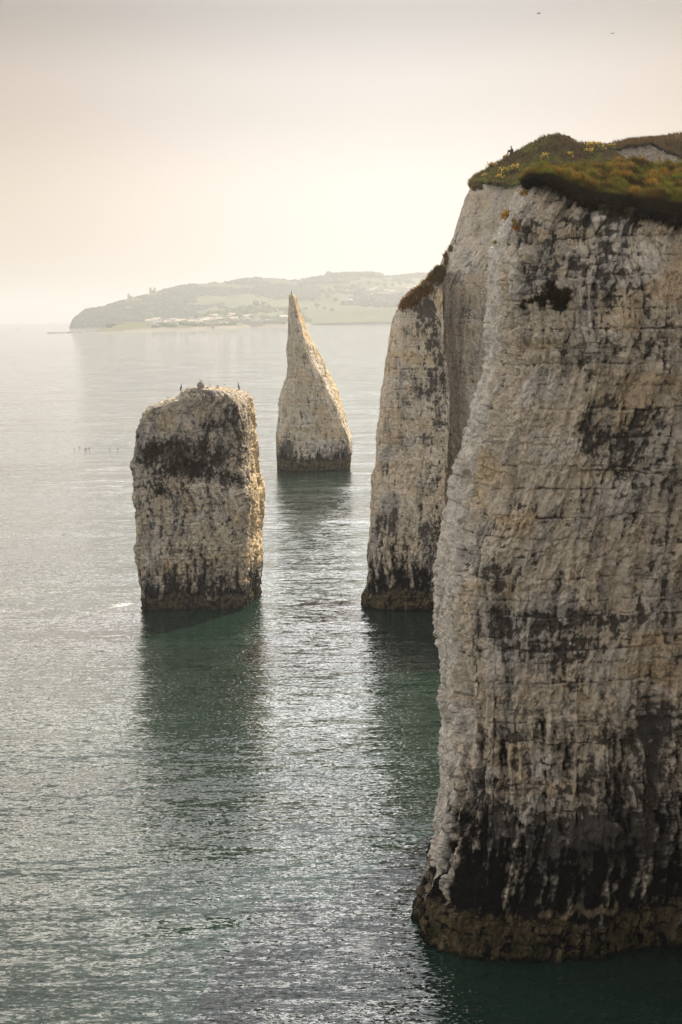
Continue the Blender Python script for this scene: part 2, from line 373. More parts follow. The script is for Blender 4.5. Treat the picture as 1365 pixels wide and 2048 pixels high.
def paint(P, U, Z, D, groove, seed, nb, blobs, wet=(1.4, 3.4, 6.0), base_dirt=0.0, extra=None, crev=1.0):
    px, py = to_px(P[..., 0], P[..., 1], P[..., 2])
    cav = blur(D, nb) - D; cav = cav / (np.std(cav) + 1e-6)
    C = np.ones(P.shape) * np.array(CH['chalk'])
    n1 = fbm(U * 0.35, Z * 0.35, 0, 4, seed + 50); n2 = fbm(U * 1.3, Z * 0.6, 0, 4, seed + 51, 0.6); n3 = fbm(U * 3.2, Z * 1.7, 0, 4, seed + 52, 0.65)
    st = fbm(U * 1.8, Z * 0.28, 0, 4, seed + 53, 0.55)
    C = lerpc(C, CH['pale'], sst(0.0, 0.6, n1))
    C = lerpc(C, CH['gold'], 0.5 * sst(0.1, 0.5, fbm(U * 0.25, Z * 0.7, 4, 3, seed + 54)))
    C = lerpc(C, CH['grey'], 0.5 * sst(0.12, 0.40, n2 + 0.25 * n1))
    wd_ = np.zeros(U.shape) + base_dirt; gz = np.zeros(U.shape)
    for (cx, cy, rx, ry, k) in blobs:
        wob = 0.35 * n2 + 0.25 * n3
        w = k * np.exp(-(((px - cx) / rx) ** 2 + ((py - cy) / ry) ** 2)) 
        wd_ = wd_ + w
    n4 = fbm(U * 7.0, Z * 5.0, 0, 3, seed + 55, 0.7)
    dash = fbm(U * 1.6, Z * 3.2, 0, 4, seed + 56, 0.65)
    dirt = sst(0.26, 0.40, 0.36 * n3 + 0.22 * st + 0.22 * n2 + 0.28 * dash + 0.12 * n4 + 0.10 * np.clip(cav, -1.6, 3) + 0.12 * groove + wd_ * 0.62)
    halo = sst(0.08, 0.36, 0.35 * n2 + 0.2 * st + 0.12 * n4 + wd_ * 0.62)
    C = C * (1 + 0.12 * n4 + 0.10 * n3)[..., None]
    C = lerpc(C, CH['grey'], halo * 0.42)
    C = lerpc(C, CH['dirt'], dirt * 0.92)
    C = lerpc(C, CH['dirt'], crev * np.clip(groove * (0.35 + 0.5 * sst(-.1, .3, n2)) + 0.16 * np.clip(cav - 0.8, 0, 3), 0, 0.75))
    # tide marks: black lichen belt, rusty edge, weedy foot
    a, b_, c_ = wet
    zz = Z + 0.9 * n1 + 0.4 * n3 + 0.5 * n2 + 0.25 * st + 0.2 * n4
    blk = sst(a - 0.2, a + 0.02, zz) * (1 - sst(b_, c_, Z + (c_ - b_) * (1.1 * st + 0.9 * n2 + 0.8 * n3 + 0.4 * n1 - 0.10 * np.clip(cav, -2, 2) + 0.3 * n4)))
    C = lerpc(C, CH['black'], blk * 0.99)
    foot = 1 - sst(a - 0.1, a + 0.15, zz)
    tanc = np.array(CH['tan']) * (1 + 0.35 * n3)[..., None] * (0.75 + 0.5 * sst(-0.3, 0.4, n2))[..., None]
    tanc = lerpc(tanc, CH['green'], sst(0.0, 0.4, fbm(U * 1.5, Z * 1.5, 8, 4, seed + 60)) * (1 - sst(a * 0.3, a * 0.9, Z)) )
    C = C * (1 - foot[..., None]) + tanc * foot[..., None]
    C = lerpc(C, CH['black'], foot * np.clip(groove, 0, 0.8) + 0.85 * foot * sst(0.05, 0.25, n3 + 0.5 * n2 + 0.4 * dash))
    C = lerpc(C, CH['black'], 1 - sst(0.0, 0.35, Z + 0.15 * n2))
    if extra is not None: C = extra(C, px, py, U, Z, cav, n1, n2, n3, st, groove)
    return np.clip(C, 0.005, 0.9)
def ring_rock(plan_fn, zs, seed, nb=6, s=1.0, amp=1.0, blobs=(), wet=(1.4, 3.4, 6.0), base_dirt=0.0, extra=None, ampz=None, anchor=0, **kw):
    """plan_fn(z) -> (n,2) closed outline; returns vertices grid, faces, colours"""
    rows = [plan_fn(z) for z in zs]
    XY = np.stack(rows); nr, nc, _ = XY.shape
    Zg = np.repeat(np.asarray(zs)[:, None], nc, 1)
    P = np.dstack([XY, Zg])
    for _ in range(3):                                   # soften the plan's corners
        P[..., :2] = (P[..., :2] + np.roll(P[..., :2], 1, 1) + np.roll(P[..., :2], -1, 1)) / 3
    seg = np.hypot(np.roll(P[..., 0], -1, 1) - P[..., 0], np.roll(P[..., 1], -1, 1) - P[..., 1])
    U = np.concatenate([np.zeros((nr, 1)), np.cumsum(seg, 1)[:, :-1]], 1); U = U - U[:, anchor:anchor + 1] + 60.0
    du = np.roll(P, -2, 1) - np.roll(P, 2, 1); dz = np.empty_like(P); dz[1:-1] = P[2:] - P[:-2]; dz[0] = P[1] - P[0]; dz[-1] = P[-1] - P[-2]
    dz = blur(dz, 4)
    Nn = np.cross(du, dz); Nn /= (np.linalg.norm(Nn, axis=-1, keepdims=True) + 1e-9)
    D, G = chalk_relief(U, Zg, P[..., 0], P[..., 1], seed, s, **kw)
    D = D - D.mean() - 0.1
    if ampz is not None: D = D * ampz(Zg)
    Q = P + Nn * (D * amp)[..., None]
    C = paint(Q, U, Zg, D, G, seed, nb, blobs, wet, base_dirt, extra)
    F = grid_faces(nr, nc, True)
    V = Q.reshape(-1, 3); Cc = C.reshape(-1, 3)
    top = Q[-1].mean(0); V = np.vstack([V, top[None]]); Cc = np.vstack([Cc, Cc[-1:]])
    t = len(V) - 1; i = np.arange(nc); base = (nr - 1) * nc
    cap = np.stack([base + i, base + (i + 1) % nc, np.full(nc, t), np.full(nc, t)], -1)
    return V, F, cap, Cc, Q
def build_rock(name, mat, parts):
    """parts: list of ring_rock results, merged into one body"""
    V = []; C = []; F = []; n = 0
    for (v, f, cap, c, q) in parts:
        V.append(v); C.append(c); F.append(f + n); F.append(cap + n); n += len(v)
    V = np.vstack(V).astype(np.float32); C = np.vstack(C).astype(np.float32); F = np.vstack(F)
    me = bpy.data.meshes.new(name)
    tri = F[:, 2] == F[:, 3]
    quads = F[~tri]; tris = F[tri][:, :3]
    me.vertices.add(len(V)); me.vertices.foreach_set('co', V.ravel())
    loops = np.concatenate([quads.ravel(), tris.ravel()]).astype(np.int32)
    ls = np.concatenate([np.arange(len(quads)) * 4, len(quads) * 4 + np.arange(len(tris)) * 3]).astype(np.int32)
    me.loops.add(len(loops)); me.loops.foreach_set('vertex_index', loops); me.polygons.add(len(ls)); me.polygons.foreach_set('loop_start', ls)
    me.update(calc_edges=True)
    me.polygons.foreach_set('use_smooth', np.ones(len(ls), bool))
    ca = me.color_attributes.new('Col', 'FLOAT_COLOR', 'POINT'); cc = np.ones((len(V), 4), np.float32); cc[:, :3] = C; ca.data.foreach_set('color', cc.ravel())
    me.materials.append(mat)
    o = bpy.data.objects.new(name, me); COL.objects.link(o)
    return o
def profile(pts, Y):
    """photo outline -> x as a function of height on the plane y = Y"""
    a = [at(p[0], p[1], Y) for p in pts]
    a = sorted([(z, x) for x, z in a]); zs = [p[0] for p in a]; xs = [p[1] for p in a]
    return (lambda z: float(np.interp(z, zs, xs))), zs[-1]

# --- near headland
Y_NEAR = on_sea(1000, 1926)[1]
M_near = chalk_mat('near_chalk', 5.0, 0.8)
TIP = Y_NEAR + 5.5
nearL, nearTop = profile([(835, 1990), (838, 1915), (836, 1870), (842, 1830), (852, 1790), (866, 1745), (876, 1700), (882, 1650), (884, 1600), (882, 1550), (884, 1450), (880, 1400), (886, 1300), (888, 1210), (888, 1170), (892, 1120), (901, 1070), (910, 1035), (922, 1000), (932, 960), (940, 920), (950, 875), (956, 840), (966, 800), (974, 768), (984, 735), (992, 670), (990, 620), (988, 580), (992, 540), (998, 500), (1006, 470), (1016, 442), (1028, 424), (1046, 408), (1060, 378), (1080, 352)], TIP)
NXR = at(1700, 1000, Y_NEAR)[0]
def near_plan(z):
    xl = nearL(z); k = (NXR - xl) / 24.0
    lean = 0.075 * max(z, 0) * 1.0 + 0.9 * max(0, (z - 33)) ** 1.3 * 0.25
    y0 = Y_NEAR + lean * 0.55
    poly = [(24, 34), (6, 30), (1.5, 16), (0.25, 9.5), (0, 5.5), (0.35, 3.2), (1.3, 1.3), (2.7, 0.45), (6, 0.0), (10, 0.35), (15, 1.6), (24, 4)]
    pts = resample([(xl + p[0] * k, y0 + p[1]) for p in poly], [6, 16, 26, 60, 50, 44, 40, 80, 96, 80, 30, 8])
    return pts
zs = np.arange(-1.5, 38.6, 0.05)
near_blobs = [(1200, 1420, 230, 240, .13), (1260, 880, 120, 170, .10), (1120, 480, 120, 60, .14), (960, 1130, 50, 22, .5), (1020, 1150, 50, 50, .4), (990, 1200, 35, 50, .4), (1060, 1245, 110, 22, .6), (1170, 1240, 60, 30, .5), (1310, 1240, 90, 26, .45), (1010, 1290, 90, 40, .35), (1150, 1300, 80, 30, .35),
    (1205, 480, 40, 25, .5), (1190, 520, 30, 40, .35), (1235, 570, 45, 40, .5), (1290, 640, 60, 40, .35), (1330, 700, 60, 50, .35), (1040, 455, 55, 35, .45), (1110, 395, 60, 15, .3), (1110, 560, 60, 45, .3), (1240, 440, 70, 25, .3),
    (1200, 890, 45, 50, .5), (1290, 870, 70, 60, .35), (1300, 950, 80, 50, .3), (1060, 900, 70, 60, -.1), (1100, 1040, 60, 20, .3), (1030, 1010, 40, 14, .45), (940, 1080, 40, 26, .35), (1330, 1110, 50, 80, .3), (1010, 1060, 50, 18, .3),
    (1030, 1470, 50, 18, .5), (1240, 1480, 60, 18, .45), (1320, 1440, 60, 70, .55), (1300, 1600, 90, 120, .30), (950, 1570, 45, 30, .5), (1080, 1530, 60, 20, .35), (980, 1640, 60, 60, .5), (1120, 1690, 130, 70, .55), (1250, 1700, 140, 80, .5), (1340, 1800, 80, 90, .5),
    (905, 1300, 30, 500, -.5), (900, 1600, 32, 180, -.7), (1275, 1770, 45, 45, -1.3), (1120, 1800, 18, 40, -.9), (1060, 1820, 14, 30, -.9), (1100, 900, 120, 100, -.08), (1120, 1420, 150, 60, -.05), (1200, 1560, 120, 40, .2)]
def near_extra(C, px, py, U, Z, cav, n1, n2, n3, st, groove):
    # a greyer, more weathered face; seaward edge painted paler, as if lit by sun and sky; rusty broken line above the weed
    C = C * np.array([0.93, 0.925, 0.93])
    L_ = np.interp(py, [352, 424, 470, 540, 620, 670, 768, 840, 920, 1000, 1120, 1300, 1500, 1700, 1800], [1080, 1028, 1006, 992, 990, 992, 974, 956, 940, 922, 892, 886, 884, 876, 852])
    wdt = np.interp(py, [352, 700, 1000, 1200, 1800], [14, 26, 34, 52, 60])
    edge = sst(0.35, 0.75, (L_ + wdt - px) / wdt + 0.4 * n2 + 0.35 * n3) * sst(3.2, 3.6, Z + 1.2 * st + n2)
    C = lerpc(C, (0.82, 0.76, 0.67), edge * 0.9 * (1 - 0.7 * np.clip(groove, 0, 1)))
    line = (1 - sst(.12, .3, np.abs(Z - 2.25 - 0.6 * n2 - 0.3 * st - .3 * n1))) * sst(-0.05, 0.1, n1 + 0.4 * n2 + .4 * n3)
    C = lerpc(C, (0.42, 0.32, 0.20), line * 0.45)
    vein = np.exp(-((py - 1393 - 0.02 * (px - 900) - 3 * n2) / 2.0) ** 2)
    C = lerpc(C, (0.62, 0.40, 0.16), vein * 0.35)
    top = 1 - sst(0.6, 1.4, (ytop_n(px) + 14 + 14 * n3 + 10 * st - py) / -12.0)
    return lerpc(C, CH['veg'], top * (px > 1040))
ytop_n = interp([(900, 330), (1050, 352), (1100, 352), (1130, 362), (1165, 382), (1215, 402), (1260, 410), (1300, 412), (1365, 424), (1800, 440)])
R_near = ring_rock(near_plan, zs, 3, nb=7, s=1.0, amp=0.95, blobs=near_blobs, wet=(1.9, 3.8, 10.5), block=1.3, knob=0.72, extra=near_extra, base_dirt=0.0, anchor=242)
V_ = R_near[0]; qx, _q = to_px(V_[:, 0], V_[:, 1], V_[:, 2])      # the rock stops below the turf it carries
zl = at(qx, np.interp(qx, [1075, 1100, 1150, 1200, 1290, 1365, 1700], [352, 368, 392, 408, 418, 426, 436]), Y_NEAR + 2.2)[1]
V_[:, 2] = np.where(qx > 1075, np.minimum(V_[:, 2], zl), V_[:, 2])
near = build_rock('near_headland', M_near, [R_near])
tag(near, 'tall pale chalk cliff with dark stains filling the right side, grassy top', 'cliff', kind='structure')

M_cove = chalk_mat('cove_chalk', 2.0, 0.8)  # unseen cliff out of frame, added to block light from the right
def cove_plan(z):
    l = 0.06 * max(z, 0)
    return resample([(29 + l, -6), (27 + l, 20), (25.5 + l, 45), (26.5 + l, 70), (30 + l, 92), (75, 92), (75, -6)], [50, 60, 60, 50, 20, 10, 10])
R_cove = ring_rock(cove_plan, np.arange(-1.5, 39, 0.45), 77, nb=3, s=1.2, amp=0.8, wet=(1.9, 5.0, 10.5), anchor=100)
cove = build_rock('unseen_cove_headland', M_cove, [R_cove])
tag(cove, 'unseen chalk cliff of the cove, added towards the viewpoint to block light', 'cliff', kind='structure')

# --- middle headland: an outer buttress, a wall behind it
YB = on_sea(800, 1222)[1]
M_mid = chalk_mat('middle_chalk', 3.2, 0.8)
midL, midTop = profile([(719, 1260), (722, 1222), (722, 1195), (731, 1182), (736, 1150), (739, 1100), (742, 1060), (745, 1000), (748, 962), (753, 942), (755, 870), (760, 800), (767, 755), (776, 700), (788, 650), (800, 614), (812, 596), (832, 578), (856, 558), (872, 543), (884, 528)], YB + 3)
def midR(z, f=profile([(905, 1260), (893, 1100), (893, 1000), (899, 900), (901, 850), (896, 760), (890, 700), (885, 620), (884, 570), (888, 528)], YB + 2)[0]): return f(z)
mid_h = at(880, 534, YB)[1]
def mid_plan(z):
    xl, xr = midL(z), midR(z); w = xr - xl; k = min(1, max(0.05, (mid_h - z) / 7.0)); k = k ** 0.5
    y0 = YB + 0.05 * max(z, 0) + (1 - k) * 2.5
    poly = [(xr, y0 + 14), (xl + 0.4 * w, y0 + 13 * k + .5), (xl + 0.1 * w, y0 + 8.5 * k + .4), (xl, y0 + 4.5 * k + .3), (xl + 0.05 * w, y0 + 1.8 * k), (xl + 0.25 * w, y0 + 0.3), (xl + 0.7 * w, y0), (xr - 0.05 * w, y0 + 0.4), (xr, y0 + 1.6), (xr - 0.2, y0 + 4.5)]
    return resample(poly, [10, 12, 20, 30, 34, 46, 60, 24, 16, 16])
mid_blobs = [(850, 640, 40, 40, .5), (870, 720, 22, 70, .5), (880, 820, 22, 70, .4), (835, 780, 35, 30, .3), (880, 960, 20, 90, .4), (775, 1045, 30, 22, .7), (860, 1060, 30, 25, .45), (830, 615, 30, 18, .5), (790, 1110, 40, 40, .3), (870, 1120, 30, 60, .45), (780, 900, 40, 80, -.15)]
R_mid = ring_rock(mid_plan, np.arange(-1.5, mid_h + .1, 0.085), 21, nb=5, s=1.0, amp=0.55, blobs=mid_blobs, wet=(1.8, 2.4, 8.0), block=0.8, knob=0.8, anchor=155)
# wall set back behind the buttress and rising to the clifftop
YW = YB + 5.5
wallL, wallTop = profile([(860, 1260), (860, 700), (868, 575), (878, 545), (893, 512), (905, 492), (916, 470), (921, 450), (930, 420), (939, 392), (948, 372), (957, 352)], YW + 6)
wall_h = at(980, 367, YW + 6)[1]
WXR = at(1500, 700, YW)[0]
def wall_plan(z):
    xl = wallL(z); w = WXR - xl
    y0 = YW + 0.06 * max(z, 0)
    poly = [(WXR, y0 + 26), (xl + 0.35 * w, y0 + 19), (xl + 0.05 * w, y0 + 14), (xl, y0 + 11), (xl, y0 + 7), (xl + 1.2, y0 + 4.0), (xl + 3.6, y0 + 1.6), (xl + 8, y0 + 0.2), (xl + 0.6 * w, y0), (WXR, y0 + 2)]
    return resample(poly, [8, 10, 16, 16, 26, 44, 50, 50, 40, 8])
wall_blobs = [(935, 620, 14, 30, .6), (915, 560, 22, 22, .5), (950, 690, 10, 50, .5), (935, 740, 14, 20, .3), (890, 545, 18, 22, .6), (950, 540, 25, 25, .15), (955, 480, 25, 60, .1), (930, 700, 40, 200, -.15), (905, 880, 12, 60, .3), (1020, 420, 40, 60, -.3)]
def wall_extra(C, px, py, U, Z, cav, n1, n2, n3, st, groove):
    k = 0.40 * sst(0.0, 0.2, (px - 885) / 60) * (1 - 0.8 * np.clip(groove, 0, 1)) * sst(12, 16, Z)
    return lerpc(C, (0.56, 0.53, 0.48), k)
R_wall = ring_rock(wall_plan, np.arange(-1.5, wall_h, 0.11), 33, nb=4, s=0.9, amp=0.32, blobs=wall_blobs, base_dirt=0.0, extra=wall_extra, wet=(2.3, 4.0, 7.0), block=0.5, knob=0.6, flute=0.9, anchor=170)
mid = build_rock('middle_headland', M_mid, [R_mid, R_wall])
tag(mid, 'chalk headland behind the near cliff, with a stained buttress sloping to the sea', 'cliff', kind='structure')

# --- the blocky stack
YS = on_sea(390, 1221)[1]
M_st = chalk_mat('stack_chalk', 3.4, 0.9)
sL, sTop = profile([(279, 1260), (277, 1222), (276, 1190), (273, 1160), (266, 1130), (264, 1100), (268, 1060), (265, 1010), (262, 960), (262, 938), (267, 920), (267, 895), (270, 865), (276, 845), (281, 830), (296, 816), (322, 809), (344, 803), (350, 797), (354, 790), (358, 785), (372, 782), (392, 780)], YS)
sR, _ = profile([(512, 1260), (513, 1218), (514, 1180), (519, 1150), (522, 1105), (519, 1070), (523, 1035), (522, 995), (512, 950), (509, 900), (505, 850), (503, 815), (499, 800), (492, 792), (486, 787), (470, 783), (412, 780)], YS + 5)
def st_plan(z):
    xl, xr = sL(z), sR(z) + 0.15; w = xr - xl; k = min(1, max(0.02, (sTop + .1 - z) / 0.9)) ** 0.5
    y0 = YS + 0.035 * max(z, 0) + (1 - k) * 2.2
    xf = xr - (1.5 if z > 3 else 1.2) * k
    poly = [(xr - 0.6, y0 + 12.5 * k), (xl + 0.5 * w, y0 + 13 * k), (xl + 0.8, y0 + 8.5 * k), (xl + 0.35, y0 + 4 * k), (xl, y0 + 1.2 * k), (xl + 0.5, y0 + 0.25 * k), (xl + 0.4 * w, y0), (xf - 0.8, y0 + 0.1), (xf, y0 + 0.3 * k), (xr - 0.65, y0 + 5.5 * k), (xr, y0 + 11 * k)]
    return resample(poly, [14, 14, 16, 20, 16, 60, 70, 16, 44, 24, 14])
st_blobs = [(330, 905, 60, 28, .62), (420, 900, 60, 30, .6), (430, 850, 50, 20, .45), (465, 960, 32, 18, .8), (350, 945, 60, 22, .5), (410, 935, 60, 22, .5), (345, 985, 40, 12, .45), (470, 825, 28, 14, .4), (300, 900, 30, 40, .35), (390, 1090, 30, 30, .25), (410, 1040, 90, 40, .12), (480, 880, 26, 40, .4), (340, 1010, 60, 30, .2), (515, 1000, 14, 300, -.6)]
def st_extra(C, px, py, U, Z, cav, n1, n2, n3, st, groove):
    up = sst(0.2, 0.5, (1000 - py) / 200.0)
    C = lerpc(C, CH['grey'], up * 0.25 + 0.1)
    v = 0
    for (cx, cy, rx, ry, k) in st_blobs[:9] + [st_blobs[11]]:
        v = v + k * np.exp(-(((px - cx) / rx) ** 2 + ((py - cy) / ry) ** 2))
    face = sst(498, 508, px + 3 * n3) * sst(3.6, 4.4, Z + n2) * (1 - 0.6 * np.clip(groove, 0, 1))  # sunlit look of the right face, painted in as golden chalk
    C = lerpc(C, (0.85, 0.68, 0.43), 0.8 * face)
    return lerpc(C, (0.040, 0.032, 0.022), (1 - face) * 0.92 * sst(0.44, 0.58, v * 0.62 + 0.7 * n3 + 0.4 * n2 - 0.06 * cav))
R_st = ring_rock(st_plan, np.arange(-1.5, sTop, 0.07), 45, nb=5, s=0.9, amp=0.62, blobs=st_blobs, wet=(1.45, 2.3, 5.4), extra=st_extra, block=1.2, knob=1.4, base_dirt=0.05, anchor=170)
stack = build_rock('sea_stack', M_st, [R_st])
tag(stack, 'blocky flat-topped chalk sea stack with brown vegetation patches, standing left of the pointed one', 'sea stack')

# --- the pinnacle
YP = on_sea(625, 942)[1]
M_pin = chalk_mat('pinnacle_chalk', 2.4, 0.8)
pL, pTop = profile([(552, 960), (552, 942), (551, 915), (552, 880), (556, 840), (557, 800), (563, 778), (571, 758), (573, 735), (572, 695), (575, 660), (576, 630), (577, 598), (579, 589)], YP)
pR, _ = profile([(700, 960), (700, 940), (705, 905), (705, 878), (695, 848), (688, 815), (675, 778), (659, 745), (647, 720), (633, 692), (619, 672), (612, 655), (604, 635), (597, 612), (591, 594), (587, 589)], YP + 3)
def pin_plan(z):
    xl, xr = pL(z), pR(z) + 0.1; w = max(xr - xl, 0.5); d = 3.0 + w * 0.55
    if w < 3: d = w * 1.5
    y0 = YP + 0.07 * max(z, 0); e = 0.85 if z < 26 else 0.85 + 0.08 * (z - 26) / 12
    slope = interp([(0, 0.97), (6, 0.97), (12, 0.90), (18, 0.80), (24, 0.72), (38, 0.75)])(z)
    poly = [(xr - 0.15 * w, y0 + d), (xl + 0.4 * w, y0 + d * 1.15), (xl + 0.08 * w, y0 + d * 0.8), (xl, y0 + d * 0.5), (xl + 0.06 * w, y0 + d * 0.22), (xl + 0.22 * w, y0 + 0.1), (xl + 0.24 * w, y0 - 0.05 * w), (xl + slope * w * 0.85, y0), (xl + slope * w, y0 + 0.12 * d), (xr, y0 + d * 0.7)]
    return resample(poly, [12, 12, 14, 22, 34, 10, 70, 20, 34, 12])
pin_blobs = [(570, 905, 20, 25, .9), (577, 890, 12, 20, .5), (690, 905, 18, 14, .7), (650, 900, 30, 14, .3), (560, 930, 12, 14, .8), (610, 870, 40, 12, .15), (590, 640, 14, 40, .1)]
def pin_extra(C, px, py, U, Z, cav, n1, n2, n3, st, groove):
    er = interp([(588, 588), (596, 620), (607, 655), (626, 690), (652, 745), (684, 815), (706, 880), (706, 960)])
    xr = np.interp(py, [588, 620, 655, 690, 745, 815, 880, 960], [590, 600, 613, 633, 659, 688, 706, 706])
    k = sst(-11, -4, px - xr + 3 * n3) * sst(9, 12, Z)  # band along the right slope where sunlight is painted into the colour
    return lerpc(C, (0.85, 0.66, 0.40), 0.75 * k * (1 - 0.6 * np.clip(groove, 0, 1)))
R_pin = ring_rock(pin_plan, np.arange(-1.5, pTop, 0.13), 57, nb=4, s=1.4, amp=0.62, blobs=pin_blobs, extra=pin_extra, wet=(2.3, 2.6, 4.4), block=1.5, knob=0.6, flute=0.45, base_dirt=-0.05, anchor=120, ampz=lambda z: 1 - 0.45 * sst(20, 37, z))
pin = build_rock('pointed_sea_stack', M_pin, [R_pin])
tag(pin, 'tall sharply pointed chalk stack standing alone in the water before the far shore', 'sea stack')

# ------------------------------------------------------------------ ground strips (hills and clifftops)
def strip(px, curves, nper, disp=None, rows_bias=None):
    """columns follow sight-line azimuths px; curves = list of (y(px) fn, depth(px) fn); returns grid of points"""
    px = np.asarray(px, float); pts = []
    for fy, fd in curves:
        dd = fd(px) if callable(fd) else np.full(px.shape, float(fd)); yy = fy(px) if callable(fy) else np.full(px.shape, float(fy))
        x, z = at(px, yy, dd); pts.append(np.stack([x, dd, z], -1))
    G = []
    for i in range(len(pts) - 1):
        n = nper[i]
        for j in range(n): G.append(pts[i] + (pts[i + 1] - pts[i]) * (j / n))
    G.append(pts[-1]); return np.stack(G)
def smooth_rows(G, k):
    for _ in range(k):
        H_ = G.copy(); H_[1:-1] = (G[:-2] + 2 * G[1:-1] + G[2:]) / 4; G = H_
    return G

# clifftop of the middle headland: heathery mound
M_grass = col_mat('clifftop_turf', scale=2.5, lo=0.55, hi=1.4)
M_blade = col_mat('grass_blades', scale=1.0, lo=0.7, hi=1.3, transl=0.28)
def scatter_blades(name, P, Nrm, C, length, width, seed, lean=0.5, mat=None, parent=None, jitter=0.6):
    r = np.random.default_rng(seed); n = len(P)
    L = length * (0.5 + r.random(n)) ; a = r.random(n) * 2 * np.pi
    side = np.stack([np.cos(a), np.sin(a), np.zeros(n)], -1)
    up = Nrm * 0.5 + np.array([0, 0, 0.7]) + lean * r.normal(size=(n, 3)) * np.array([1, 1, 0.4]); up /= np.linalg.norm(up, axis=1, keepdims=True)
    w = width * (0.6 + 0.8 * r.random(n))
    v0 = P - side * w[:, None] * 0.5; v1 = P + side * w[:, None] * 0.5
    mid_ = P + up * (L * 0.55)[:, None]; tip = P + up * L[:, None] + np.array([0.25, 0, -0.15]) * L[:, None] * r.normal(size=(n, 1))
    v2 = mid_ + side * w[:, None] * 0.35; v3 = mid_ - side * w[:, None] * 0.35
    V = np.stack([v0, v1, v2, v3, tip], 1).reshape(-1, 3)
    i = np.arange(n)[:, None] * 5
    F = np.vstack([i + np.array([0, 1, 2]), i + np.array([0, 2, 3]), i + np.array([3, 2, 4])])
    c = C * (1 + jitter * (r.random((n, 1)) - 0.5)); c = np.repeat(c[:, None], 5, 1).reshape(-1, 3)
    return mesh_obj(name, V, F, mat or M_blade, parent, np.clip(c, 0, 1), smooth=False)
def grid_normals(G):
    a = np.gradient(G, axis=1); b = np.gradient(G, axis=0); n = np.cross(a, b); n /= np.linalg.norm(n, axis=-1, keepdims=True) + 1e-9
    return n
def sample_grid(G, n, seed, weight=None):
    r = np.random.default_rng(seed); nr, nc, _ = G.shape
    if weight is not None:
        w = weight[:-1, :-1].ravel(); w = w / w.sum(); idx = r.choice(len(w), n, p=w); ri, ci = idx // (nc - 1), idx % (nc - 1)
    else: ri = r.integers(0, nr - 1, n); ci = r.integers(0, nc - 1, n)
    fr = r.random((n, 1)); fc = r.random((n, 1))
    P = (G[ri, ci] * (1 - fr) + G[ri + 1, ci] * fr) * (1 - fc) + (G[ri, ci + 1] * (1 - fr) + G[ri + 1, ci + 1] * fr) * fc
    return P, ri, ci

midsil = interp([(935, 372), (952, 353), (975, 340), (1000, 325), (1022, 312), (1045, 298), (1070, 283), (1092, 274), (1115, 270), (1138, 277), (1160, 288), (1180, 291), (1200, 290), (1216, 296), (1240, 314), (1270, 332), (1500, 345)])
mided = interp([(935, 378), (953, 368), (975, 363), (1010, 369), (1035, 366), (1056, 368), (1100, 360), (1500, 350)])
px = np.linspace(940, 1500, 420)
YT = YW + 0.06 * at(980, 360, YW + 6)[1]
G = strip(px, [(lambda p: mided(p) + 5, YT + 14), (lambda p: mided(p) + 3 + 4 * vn(p * .11, 2, 0, 6) + 3 * vn(p * .4, 2, 0, 6), lambda p: YT + 0.2 + np.clip((990 - p) / 40, 0, 1) * 6.5), (lambda p: mided(p) * .5 + midsil(p) * .5, YT + 9), (midsil, YT + 16), (lambda p: midsil(p) + 12, YT + 30), (lambda p: midsil(p) + 60, YT + 45)], [8, 60, 60, 30, 10])
G = smooth_rows(G, 3)
hgt = 0.30 * fbm(G[..., 0] * 0.9, G[..., 1] * 0.9, 0, 4, 70) + 0.13 * fbm(G[..., 0] * 3, G[..., 1] * 3, 0, 3, 71)
G[..., 2] += hgt
n1 = fbm(G[..., 0] * 0.5, G[..., 1] * 0.5, 0, 4, 72); n2 = fbm(G[..., 0] * 2, G[..., 1] * 2, 0, 3, 73)
C = np.ones(G.shape) * np.array((0.060, 0.045, 0.020)); C = lerpc(C, (0.085, 0.085, 0.022), sst(-.1, .4, n1)); C = lerpc(C, (0.11, 0.06, 0.02), sst(0.1, .5, n2) * .6)
top = mesh_obj('middle_clifftop', G.reshape(-1, 3), grid_faces(*G.shape[:2]), M_grass, None, C.reshape(-1, 3)); tag(top, kind='structure')
P, ri, ci = sample_grid(G[8:150], 46000, 5); Nr = grid_normals(G)[ri + 8, ci]
Cc = lerpc(np.ones((len(P), 3)) * np.array((0.10, 0.075, 0.03)), (0.13, 0.14, 0.03), sst(-.1, .5, n1[ri + 8, ci])); Cc = lerpc(Cc, (0.045, 0.03, 0.025), sst(0.1, 0.6, n2[ri + 8, ci]))
g1 = scatter_blades('heath_grass', P, Nr, Cc, 0.34, 0.10, 6, 0.6); tag(g1, kind='stuff')
Gmid = G; pxmid = px

# clifftop of the near headland: long tussocky grass, dark curtain at the edge
nearsil = interp([(1030, 384), (1052, 364), (1075, 348), (1100, 339), (1150, 334), (1200, 331), (1270, 328), (1320, 333), (1365, 338), (1420, 342), (1700, 350)])
brk = interp([(1030, 380), (1055, 361), (1100, 356), (1150, 376), (1200, 392), (1290, 402), (1365, 410), (1700, 420)])
low = interp([(1030, 388), (1055, 363), (1090, 359), (1105, 364), (1135, 388), (1165, 402), (1205, 408), (1215, 424), (1250, 428), (1300, 430), (1365, 446), (1700, 470)])
ledge = lambda z: 0.55 * (0.075 * z + 0.9 * max(0, z - 33) ** 1.3 * 0.25)
YE = Y_NEAR + ledge(37)
px = np.concatenate([np.linspace(1046, 1390, 640), np.linspace(1391, 1750, 60)])
lowr = lambda p: low(p) + np.clip((p - 1050) / 60, 0, 1) * (9 * vn(p * .06, 0, 0, 81) + 12 * np.abs(vn(p * .21, 1, 0, 82))) + 6 * vn(p * .5, 2, 0, 83)
